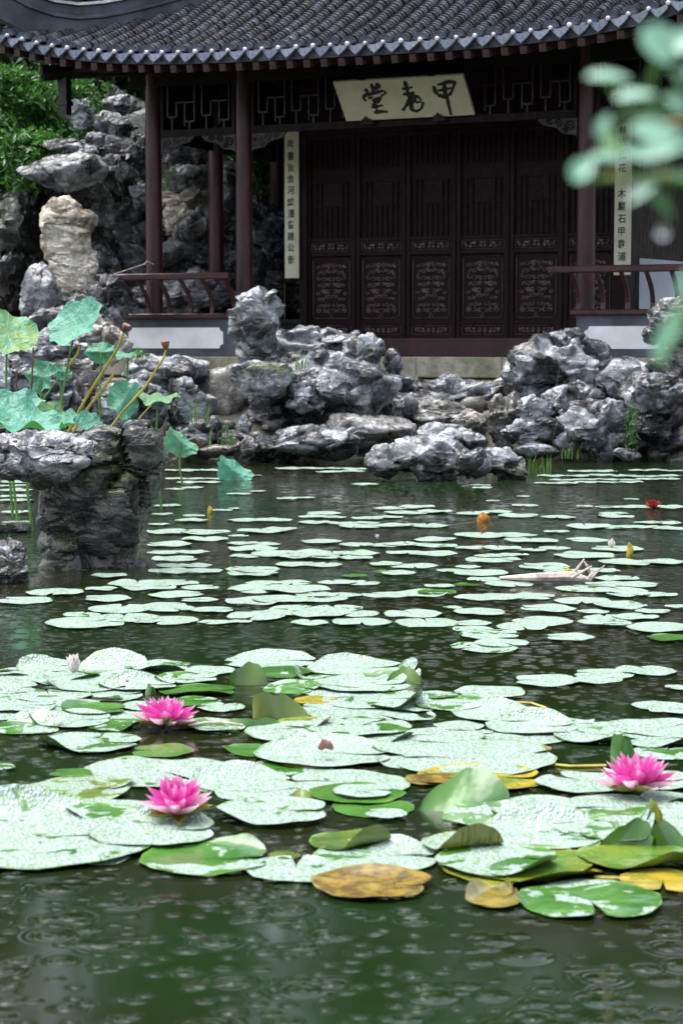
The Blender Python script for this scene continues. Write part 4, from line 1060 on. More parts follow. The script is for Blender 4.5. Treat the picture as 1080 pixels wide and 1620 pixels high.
def clump_points(center, rad, n_clump, per, crad, squash=1., seed=0):
    rg = np.random.default_rng(seed); out = []
    for k in range(n_clump):
        v = rg.normal(size=3); v /= np.linalg.norm(v); v *= rg.uniform(.45, 1.) ** .5
        c = np.array(center) + v * np.array(rad)
        q = rg.normal(size=(per, 3)); q /= np.linalg.norm(q, axis=1)[:, None]; q *= (rg.uniform(0, 1, per) ** .45)[:, None] * crad * rg.uniform(.6, 1.25)
        q[:, 2] *= squash; out.append(c + q)
    return np.concatenate(out)
def tree(base, h, rad, label, leaf, mat, n_cl, per, crad, name='tree', cat='tree', group='trees behind the hall', seed=1, trunk_r=.12, squash=.7, cz=None):
    rg = random.Random(seed); t = empty(name, base); tag(t, label, cat, group); b = Vector(base)
    cz = cz if cz is not None else h - rad[2]
    c = Vector((0, 0, cz))
    m = MB(); m.tube([(0, 0, -.2), (rg.uniform(-.1, .1), rg.uniform(-.1, .1), cz * .5), (rg.uniform(-.2, .2), 0, cz)], [trunk_r, trunk_r * .75, trunk_r * .45], 8)
    tr = m.build('trunk', M['bark'], t, None, True)
    m = MB()
    for k in range(7):
        a = rg.uniform(0, 6.28); zz_ = cz * rg.uniform(.45, .9); e = c + Vector((math.cos(a) * rad[0] * .75, math.sin(a) * rad[1] * .75, rg.uniform(-.2, .6) * rad[2]))
        m.tube([(0, 0, zz_), (e.x * .5, e.y * .5, (zz_ + e.z) / 2 + .1), tuple(e)], [trunk_r * .4, trunk_r * .25, trunk_r * .08], 5)
    m.build('limb', M['bark'], tr, None, True)
    P = clump_points(c, rad, n_cl, per, crad, squash, seed)
    o = leaf_cards(P, leaf, mat, 'crown', parent=t)
    return t
GB = .5
# shrubs seen at the upper left
def shrub(px, py, w_, h_, Y_, label, mat, leaf=.11, n_cl=34, per=70, seed=1, crad=.24):
    c = at(px, py, Y_); s = F / Y_; base = Vector((c.x, Y_, GB)); t = empty('shrub', base); tag(t, label, 'shrub', 'shrubs on the left bank')
    m = MB()
    for k in range(5):
        a = random.uniform(-1, 1) * w_ / s * .35; m.tube([(0, 0, -.1), (a * .4, random.uniform(-.2, .2), (c.z - GB) * .6), (a, random.uniform(-.3, .3), c.z - GB + random.uniform(-.2, .3))], [.04, .03, .012], 5)
    m.build('stem', M['bark'], t)
    P = clump_points(c - base, (w_ / 2 / s, .6, h_ / 2 / s), n_cl, per, crad, .55, seed)
    leaf_cards(P, leaf, mat, 'foliage', parent=t)
shrub(22, 175, 120, 170, 25.3, 'tall bright green shrub at the upper left edge', M['leaf_bright'], .12, 46, 80, 3)
shrub(55, 255, 130, 90, 24.6, 'spreading bright shrub left of the rockery slabs', M['leaf_bright'], .11, 36, 80, 4)
shrub(95, 175, 90, 120, 25.8, 'feathery green shrub behind the hanging corner post', M['leaf_bright'], .12, 30, 70, 5)
shrub(120, 135, 120, 110, 27.5, 'dark green shrub under the eave behind the rockery summit', M['leaf_dark'], .12, 40, 70, 6)
shrub(-20, 330, 90, 160, 25.2, 'dim ivy-like shrub low at the left edge', M['leaf_dark'], .09, 26, 60, 7)
shrub(430, 270, 90, 90, 26.0, 'bright climbing shrub left of the couplet board', M['leaf_mid'], .16, 20, 40, 8, .2)
shrub(360, 255, 60, 40, 26.2, 'leafy shrub between the second and front columns', M['leaf_mid'], .15, 12, 40, 9, .2)
# trees beyond
for i, (x, y, h, rd_, lb) in enumerate([(-7.6, 29.5, 14.0, (2.7, 2.0, 5.8), 'tall dense tree at the far left behind the shrubs'), (-4.2, 31, 15.0, (2.8, 2., 6.3), 'tall dense tree behind the left roof corner'),
        (-11.5, 30, 11.5, (2.6, 2.2, 4.4), 'tall tree beyond the left side of the garden'), (-1.0, 33, 14.8, (2.9, 2., 6.2), 'dark tree behind the left half of the roof'),
        (2.6, 35.0, 14.6, (2.9, 2., 6.0), 'dark tree behind the middle of the roof'), (6.6, 34, 11.0, (2.7, 2., 4.3), 'dark tree behind the right half of the roof'), (11.2, 31, 9.6, (2.6, 2., 4.0), 'dark tree beyond the right end of the hall'), (-5.6, 28.6, 6.6, (2.0, 1.2, 2.6), 'low leafy tree behind the rockery summit'), (-2.6, 30.5, 6.4, (2.0, 1.2, 2.6), 'low leafy tree behind the gallery')]):
    tree((x, y, .4), h, rd_, lb, .26, M['leaf_dark'], 170, 90, .9, seed=20 + i, trunk_r=.2)

def tuft(px, py, Y_, h_, n, label, mat='grass', spread=.06, lean=.5, cat='grass tuft', grp='grass tufts on the bank'):
    o_ = at(px, py, Y_); m = MB(); hh = h_ / (F / Y_)
    for k in range(n):
        a = random.uniform(0, 6.28); L = hh * random.uniform(.55, 1.1); bx, by = random.gauss(0, spread), random.gauss(0, spread * .6)
        d = Vector((math.cos(a), math.sin(a) * .6, 0)) * lean * L * random.uniform(.2, 1); wv = Vector((-math.sin(a), math.cos(a), 0)) * random.uniform(.004, .007)
        p0 = Vector((bx, by, -.02)); p1 = p0 + d * .3 + Vector((0, 0, L * .6)); p2 = p0 + d + Vector((0, 0, L * .95))
        m.add([p0 - wv, p0 + wv, p1 + wv * .8, p1 - wv * .8, p2], [(0, 1, 2, 3), (3, 2, 4)])
    o = m.build('grass_tuft', M[mat], None, o_); tag(o, label, cat, grp)
tuft(360, 700, 16.2, 36, 18, 'green grass tuft at the water below the brownish slab')
tuft(318, 668, 16.6, 44, 12, 'tall thin grass beside the pale split block', spread=.05)
tuft(848, 752, 15.3, 42, 26, 'reed-like bright grass in the water at the island rock right end', spread=.05, lean=.25)
tuft(468, 590, 17.2, 36, 22, 'short grass growing on the broad sloping rock', spread=.04)
tuft(222, 562, 17.0, 20, 22, 'small weedy tuft on the large pale boulder', spread=.02)
tuft(900, 722, 16.3, 22, 16, 'sparse grass at the waterline of the right mound', spread=.06)
# leafy plants with leaf cards
def plantlet(px, py, w_, h_, Y_, n, leaf, label, mat):
    c = at(px, py, Y_); s = F / Y_; t = empty('rock_plant', (c.x, c.y, c.z - h_ / 2 / s)); tag(t, label, 'plant')
    m = MB()
    for k in range(4): m.tube([(0, 0, 0), (random.uniform(-.5, .5) * w_ / s * .5, -.03, h_ / s * .5), (random.uniform(-1, 1) * w_ / s * .4, -.04, h_ / s * random.uniform(.7, 1))], .004, 4)
    m.build('stem', M['stem_g'], t)
    P = RNG.uniform(-1, 1, (n, 3)) * [w_ / 2 / s, .08, h_ / 2 / s] + [0, -.03, h_ / 2 / s]
    leaf_cards(P, leaf, mat, 'foliage', parent=t, asp=2.8)
plantlet(998, 672, 22, 62, 16.6, 70, .055, 'hanging green plant in the cleft of the right mound', M['leaf_mid'])
plantlet(156, 160, 26, 30, 24.2, 70, .08, 'small bright fern near the rockery summit', M['leaf_bright'])
plantlet(172, 136, 22, 14, 24.4, 40, .07, 'small green sprig above the topmost rockery stone', M['leaf_bright'])
plantlet(265, 285, 16, 30, 23.6, 30, .07, 'yellowish grass on the rock beside the corner column', M['grass'])

# ------------------------------------------------------------------ lotus
def lotus_blade(rad, cup=.25, wave=.12, nw=7, fold=0., seed=0, half=None):
    rg = random.Random(seed); rings, seg = 11, 64; ph = [rg.uniform(0, 6.28) for _ in range(5)]
    V = [(0, 0, 0)]; 
    for i in range(1, rings + 1):
        t = i / rings
        for k in range(seg):
            a = 2 * math.pi * k / seg
            rr = t * rad * (1 + .05 * math.sin(3 * a + ph[0]) + .04 * t * math.sin(nw * 2 * a + ph[1]) + .02 * math.sin(19 * a + ph[3]))
            z = rad * (cup * t * t + wave * t ** 3 * math.sin(nw * a + ph[2]) + wave * .8 * t ** 2 * math.sin(2 * a + ph[4]))
            x, y = rr * math.cos(a), rr * math.sin(a)
            if fold:                       # the blade folds down on both sides of its x axis
                z -= (math.sqrt(y * y + .004 * rad * rad) - .063 * rad) * math.sin(fold); y *= math.cos(fold)
            V.append((x, y, z))
    Fc = [(0, 1 + k, 1 + (k + 1) % seg) for k in range(seg)]
    for i in range(rings - 1):
        for k in range(seg):
            a = 1 + i * seg + k; b = 1 + i * seg + (k + 1) % seg; Fc.append((a, a + seg, b + seg, b))
    return np.array(V), Fc
def lotus(px, py, w_, Y_, normal, label, yel=0., cup=.25, wave=.12, fold=0., spin=0., stem_to=None, seed=0, mat='stem_g', name='lotus_leaf'):
    c = at(px, py, Y_); rad = .92 * w_ / 2 / (F / Y_)
    foot = at(*stem_to, Y_) if stem_to else Vector((c.x + .02, Y_, 0)); 
    if not stem_to: foot.z = -.02
    t = empty(name, (foot.x, foot.y, max(foot.z, 0))); tag(t, label, 'lotus leaf', 'lotus leaves on the left')
    V, Fc = lotus_blade(rad, cup, wave, 6, fold, seed)
    me = np_mesh('blade', V, Fc, M['lotus']); o = link('blade', me, t, c - Vector((foot.x, foot.y, max(foot.z, 0))))
    o.rotation_mode = 'QUATERNION'; o.rotation_quaternion = Vector(normal).to_track_quat('Z', 'Y') @ Quaternion((0, 0, 1), spin); o.color = (yel, 0, 0, 1)
    # object-space vein texture works on unit blade size
    me.transform(Matrix.Diagonal((1 / rad, 1 / rad, 1 / rad, 1))); o.scale = (rad, rad, rad)
    m = MB(); d = c - t.location; f0 = Vector((0, 0, -.05))
    m.tube([f0, d * .35 + Vector((-.02, 0, 0)), d * .75 + Vector((-.015, 0, 0)), d - Vector(normal).normalized() * .004], [.009, .008, .007, .006], 6); m.build('stem', M[mat], t, None, True)
lotus(12, 527, 112, 11.6, (.35, -.55, .75), 'large yellowing lotus leaf cut by the left edge', .9, .12, .08, seed=1)
lotus(122, 514, 104, 11.8, (-.45, -.62, .65), 'tall upright teal lotus leaf in front of the scholar stone', 0, .22, .07, seed=2, stem_to=(94, 690))
lotus(66, 596, 66, 11.9, (-.55, -.70, .2), 'drooping teal lotus leaf below the tall upright one', .1, .3, .16, .5, seed=3)
lotus(98, 588, 40, 12.0, (.6, -.5, .4), 'small lotus leaf beside the upright green stem', .2, .3, .15, .6, seed=33)
lotus(22, 650, 100, 11.2, (.15, -.45, .85), 'broad teal lotus leaf low at the left edge', 0, .3, .10, seed=4)
lotus(45, 672, 120, 10.7, (.1, -.30, .95), 'wavy teal lotus leaf spreading just behind the top-heavy rock', 0, .2, .16, seed=5)
lotus(78, 662, 62, 11.0, (.4, -.5, .6), 'small yellow-green lotus leaf in the low cluster', 1., .3, .12, seed=6)
lotus(100, 674, 66, 10.9, (-.3, -.35, .8), 'grey-green lotus leaf at right of the low cluster', 0, .3, .12, seed=7)
lotus(160, 557, 54, 12.2, (-.2, -.75, .1), 'folded lotus leaf with pale flap under the tall leaf', .2, .3, .16, .8, seed=8)
lotus(203, 559, 50, 12.3, (-.15, -.12, .95), 'lotus leaf seen edge-on before the left bench panel', .2, .12, .12, .3, seed=9)
lotus(198, 632, 78, 12.0, (.5, -.6, .3), 'drooping folded lotus leaf behind the seed pod stem', .1, .3, .14, .7, .9, seed=10)
lotus(250, 628, 72, 12.1, (.05, -.18, .95), 'flat bright green lotus leaf right of the seed pod stem', .8, .15, .12, .25, seed=11)
lotus(137, 672, 48, 10.6, (.2, -.55, .7), 'small teal lotus leaf peeping over the top-heavy rock', 0, .4, .12, seed=12)
lotus(286, 698, 64, 14.2, (.42, -.70, .40), 'drooping lotus leaf hanging beside the water edge', .35, .25, .10, .75, -.75, seed=13)
lotus(370, 744, 66, 14.6, (.30, -.72, .45), 'half-folded teal lotus leaf resting on the water', 0, .3, .10, .7, -.6, seed=14)
def stalk(pts, Y_, label, mat, r=.009, pod=None, cat='lotus stalk'):
    P = [at(a, b, Y_) for a, b in pts]; base = P[-1].copy(); t = empty('lotus_stalk', base); tag(t, label, cat, 'lotus stalks on the left')
    m = MB(); m.tube([p - base for p in P], [r * .75] + [r] * (len(P) - 1), 6); m.build('stem', M[mat], t, None, True)
    if pod:
        c = P[0] - base; m = MB(); u = Vector(pod).normalized()
        m.tube([c, c + u * .015, c + u * .04, c + u * .05], [.008, .018, .026, .022], 10); m.build('seed_pod', M['pod'], t, None, True)
stalk([(263, 553), (258, 568), (230, 612), (195, 650), (165, 690)], 11.7, 'curved yellow-green lotus stalk topped by a seed pod', 'stem_y', .008, (-.1, -.2, 1))
stalk([(196, 525), (186, 552), (165, 585), (135, 632), (105, 690)], 11.9, 'yellow lotus stalk with brown pod before the left bench', 'stem_y', .010, (.3, -.2, .6))
stalk([(182, 590), (165, 612), (140, 645), (112, 690)], 11.8, 'dry golden lotus stalk leaning over the dark block', 'stem_y', .010)
stalk([(127, 545), (123, 560), (108, 580)], 11.9, 'short bent lotus stalk beside the upright green stem', 'stem_y', .008)
stalk([(53, 545), (52, 580), (49, 640)], 11.9, 'thin reddish dead lotus stalk near the left edge', 'stem_b', .006)
stalk([(27, 585), (26, 640)], 11.9, 'short reddish dead lotus stalk at the left edge', 'stem_b', .006)
stalk([(92, 600), (70, 630), (40, 660)], 11.6, 'slanting dark green lotus stalk in the low cluster', 'stem_g', .006)
stalk([(240, 640), (222, 660), (205, 690)], 11.9, 'short yellow-green lotus stalk under the flat bright leaf', 'stem_y', .006)

# ------------------------------------------------------------------ lily pads
def pad_mesh(seed, notch=.20, bend=None, lip=.03, seg=60, wav=.02):
    rg = random.Random(seed); rings = [.0, .14, .3, .46, .6, .73, .84, .92, .97, 1.0]; ph = [rg.uniform(0, 6.28) for _ in range(6)]; V = []
    for t in rings:
        for k in range(seg + 1):
            u = k / seg; a = notch * (.25 + .75 * t) * .5 + u * (2 * math.pi - notch * (.25 + .75 * t))
            cr = 1 - .18 * math.exp(-min(u, 1 - u) * 26)          # rounded lobes beside the notch
            rr = max(t, .02) * (1 + .018 * math.sin(2 * a + ph[0]) + .012 * math.sin(5 * a + ph[1]) + .012 * t * math.sin(13 * a + ph[2])) * (1 - (1 - cr) * t ** 3)
            z = .4 * wav * t * t * math.sin(3 * a + ph[3]) + wav * .3 * t ** 3 * math.sin(7 * a + ph[4]) + lip * t ** 8 * (.5 + .5 * math.sin(4 * a + ph[5])) + .012 * math.sin(5 * t + ph[1])
            V.append((rr * math.cos(a), rr * math.sin(a), z))
    V = np.array(V)
    if bend:
        for phi, c, ang, rad in bend:                                    # roll up the part beyond the line x.dir = c
            d = np.array([math.cos(phi), math.sin(phi)]); s = V[:, 0] * d[0] + V[:, 1] * d[1] - c; m = s > 0
            th = np.minimum(np.maximum(s, 0) / rad, ang); flat = np.maximum(s, 0) - th * rad
            along = rad * np.sin(th) + flat * np.cos(th); hgt = rad * (1 - np.cos(th)) + flat * np.sin(th)
            V[m, 0] += (along - np.maximum(s, 0))[m] * d[0]; V[m, 1] += (along - np.maximum(s, 0))[m] * d[1]; V[m, 2] += hgt[m]
    n = seg + 1; Fc = [(i * n + k, (i + 1) * n + k, (i + 1) * n + k + 1, i * n + k + 1) for i in range(len(rings) - 1) for k in range(seg)]
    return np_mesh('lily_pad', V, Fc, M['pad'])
PAD_ME = [pad_mesh(i, notch=random.uniform(.10, .34), wav=.012 + .006 * (i % 3), lip=.015 + .01 * (i % 4)) for i in range(9)]
stack = [0]
G2 = 'lily pads on the open middle water'; G1 = 'lily pads in the near cluster'
def pad(px, py, w_, label, group, dry=0., yel=0., brn=0., bend=None, yaw=None, me=None, z=None, tilt=None, asp=1.):
    stack[0] += 1
    if group == G1:
        dry = min(1., dry + random.uniform(.04, .22))
        if bend is None and me is None and w_ > 76 and random.random() < .45:
            bend = [(random.uniform(0, 6.28), random.uniform(.55, .75), random.uniform(.35, 1.0), random.uniform(.18, .35))]
    if me is None: me = random.choice(PAD_ME) if bend is None else pad_mesh(1000 + stack[0], .25, bend)
    z = (.003 + random.random() * .006) if z is None else z * .55
    p = on_z(px, py, z); r = w_ / 2 / (F / p.y) * (1.10 if w_ > 60 else 1.04)
    o = link('lily_pad', me, None, p); o.scale = (r, r * asp, r)
    o.rotation_euler = (random.uniform(-.02, .02) if tilt is None else tilt[0], random.uniform(-.015, .015) if tilt is None else tilt[1], (random.uniform(0, 6.28) if bend is None else 0) if yaw is None else yaw)
    o.color = (dry, yel, brn, 1); tag(o, label, 'lily pad', group); return o
SPANS = [(745, 240, 360), (762, 0, 50), (768, 0, 45), (776, 0, 52), (783, 0, 50), (792, 0, 54), (810, 0, 50), (825, 0, 52), (756, 258, 360), (763, 278, 350), (772, 258, 322), (798, 240, 288), (805, 335, 370), (814, 288, 325), (823, 272, 330),
 (812, 240, 275), (830, 234, 270), (842, 236, 360), (853, 290, 360), (860, 234, 300), (872, 236, 330), (882, 240, 315), (893, 245, 340), (903, 240, 350), (911, 145, 200), (922, 178, 315), (930, 195, 280), (930, 285, 350),
 (935, 43, 130), (932, 135, 188), (939, 240, 320), (945, 132, 208), (948, 0, 78), (949, 285, 345), (956, 225, 295), (963, 142, 240), (963, 230, 305), (965, 305, 370), (972, 100, 160), (976, 145, 250), (983, 80, 190), (982, 215, 310), (984, 310, 370),
 (741, 435, 580), (746, 500, 580), (752, 395, 415), (765, 555, 600), (778, 395, 420), (781, 360, 400), (788, 435, 500), (803, 590, 690), (805, 360, 380), (810, 482, 540), (810, 610, 720), (818, 470, 550), (818, 555, 635), (821, 360, 465), (827, 470, 600), (831, 535, 705),
 (835, 420, 470), (838, 380, 450), (847, 360, 395), (855, 475, 540), (854, 655, 720), (860, 360, 445), (862, 535, 640), (861, 610, 720), (868, 360, 440), (875, 400, 600), (874, 610, 720), (880, 360, 460), (882, 440, 590), (890, 585, 635), (893, 440, 540), (895, 620, 690),
 (900, 360, 440), (901, 690, 740), (907, 362, 440), (906, 600, 660), (922, 390, 490), (921, 505, 605), (926, 670, 720), (931, 360, 520), (941, 470, 580), (940, 570, 700), (946, 400, 550), (952, 360, 440), (962, 430, 570), (962, 700, 730), (969, 400, 600), (969, 610, 695), (975, 360, 450), (982, 360, 400), (983, 525, 620), (984, 630, 720), (984, 460, 520),
 (745, 895, 980), (743, 990, 1080), (752, 850, 1080), (758, 870, 1080), (763, 840, 1020), (770, 745, 780), (766, 745, 775), (786, 815, 840), (791, 765, 790), (789, 985, 1012), (800, 810, 850), (801, 910, 940), (802, 940, 1080), (810, 720, 810), (811, 945, 995), (814, 790, 850), (816, 855, 910), (817, 945, 1000), (827, 1000, 1080),
 (833, 900, 1010), (834, 990, 1080), (840, 860, 900), (847, 720, 850), (853, 800, 880), (855, 895, 960), (866, 720, 820), (868, 815, 900), (867, 935, 1015), (878, 750, 840), (878, 880, 965), (885, 740, 820), (887, 1045, 1080), (890, 950, 1080), (897, 720, 760), (897, 820, 900), (903, 860, 920), (903, 930, 980), (907, 720, 800),
 (915, 740, 790), (915, 940, 1010), (922, 770, 840), (923, 920, 1045), (932, 880, 1025), (940, 965, 1070), (943, 755, 880), (945, 720, 800), (950, 880, 960), (955, 940, 1020), (958, 1050, 1085), (962, 820, 910), (966, 720, 800), (967, 910, 965), (967, 1005, 1060), (975, 920, 1040), (981, 815, 900), (983, 915, 1000), (985, 720, 775), (989, 785, 865), (991, 995, 1090), (994, 715, 780)]
nfar = 0
def far_label(x, y):
    a = 'right of the top-heavy rock' if x < 360 else 'left of the orange leaf' if x < 600 else 'near the orange leaf' if x < 800 else 'around the bleached stalk'
    b = 'most distant rows' if y < 800 else 'middle rows' if y < 880 else 'front rows'
    return 'pale wet lily pad, %s of far drift %s' % (b, a)
for y, xa, xb in SPANS:
    pw = 88 * (y - 540) / 410; L = xb - xa
    k = max(1, round(L / (pw * .80))); wv = min(pw * 1.15, max(L / k * 1.18, 20)) if k > 1 else min(L, pw * 1.25)
    for i in range(k):
        x = xa + wv / 2 + (L - wv) * (i / (k - 1) if k > 1 else .5)
        pad(x + random.uniform(-3, 3) * (k > 1), y + random.uniform(-1.5, 1.5), wv * random.uniform(.90, 1.05), far_label(x, y), 'lily pads in the far drift', dry=random.choice([0, 0, 0, 0, .12, .3])); nfar += 1

G2 = 'lily pads on the open middle water'; G1 = 'lily pads in the near cluster'
U = math.pi / 2
MID = [(863, 1076, 98, 'left pad of the three touching pads on open water at right'), (953, 1066, 90, 'middle pad of the three touching pads on open water at right'), (945, 1074, 74, 'small overlapped pad in front of the middle of three touching pads'),
 (1021, 1060, 88, 'right pad of the row of three on open water'), (1072, 1087, 42, 'lone pad cut by the right edge beside dark water'), (1038, 1116, 74, 'left of two overlapping pads at the right edge'), (1066, 1121, 78, 'right of two overlapping pads at the right edge'),
 (765, 1024, 100, 'green-rimmed pad below the far drift'), (793, 1016, 80, 'pad lapping over the green-rimmed pad'), (775, 1003, 92, 'greenish pad just below the far drift'), (900, 1007, 72, 'lone round pad right of the greenish pad'), (1045, 992, 104, 'wide round pad near the right edge below the drift'),
 (773, 1096, 104, 'lone pad on dark water above the near cluster')]
for i, (x, y, w_, lb) in enumerate(MID): pad(x, y, w_, lb, G2, dry=.35 if i in (7, 9) else 0.)
pad(1062, 1009, 76, 'bare bright green pad at the right edge', G2, dry=1.)
pad(560, 910, 40, 'bare green pad in the far drift left of centre', G2, dry=1.)
pad(614, 905, 46, 'bright green dry pad at the far drift middle', G2, dry=1.)
pad(690, 936, 60, 'green-backed pad in the middle of the drift', G2, dry=.8)
pad(735, 925, 40, 'small green pad left of the bleached stalk', G2, dry=.9)

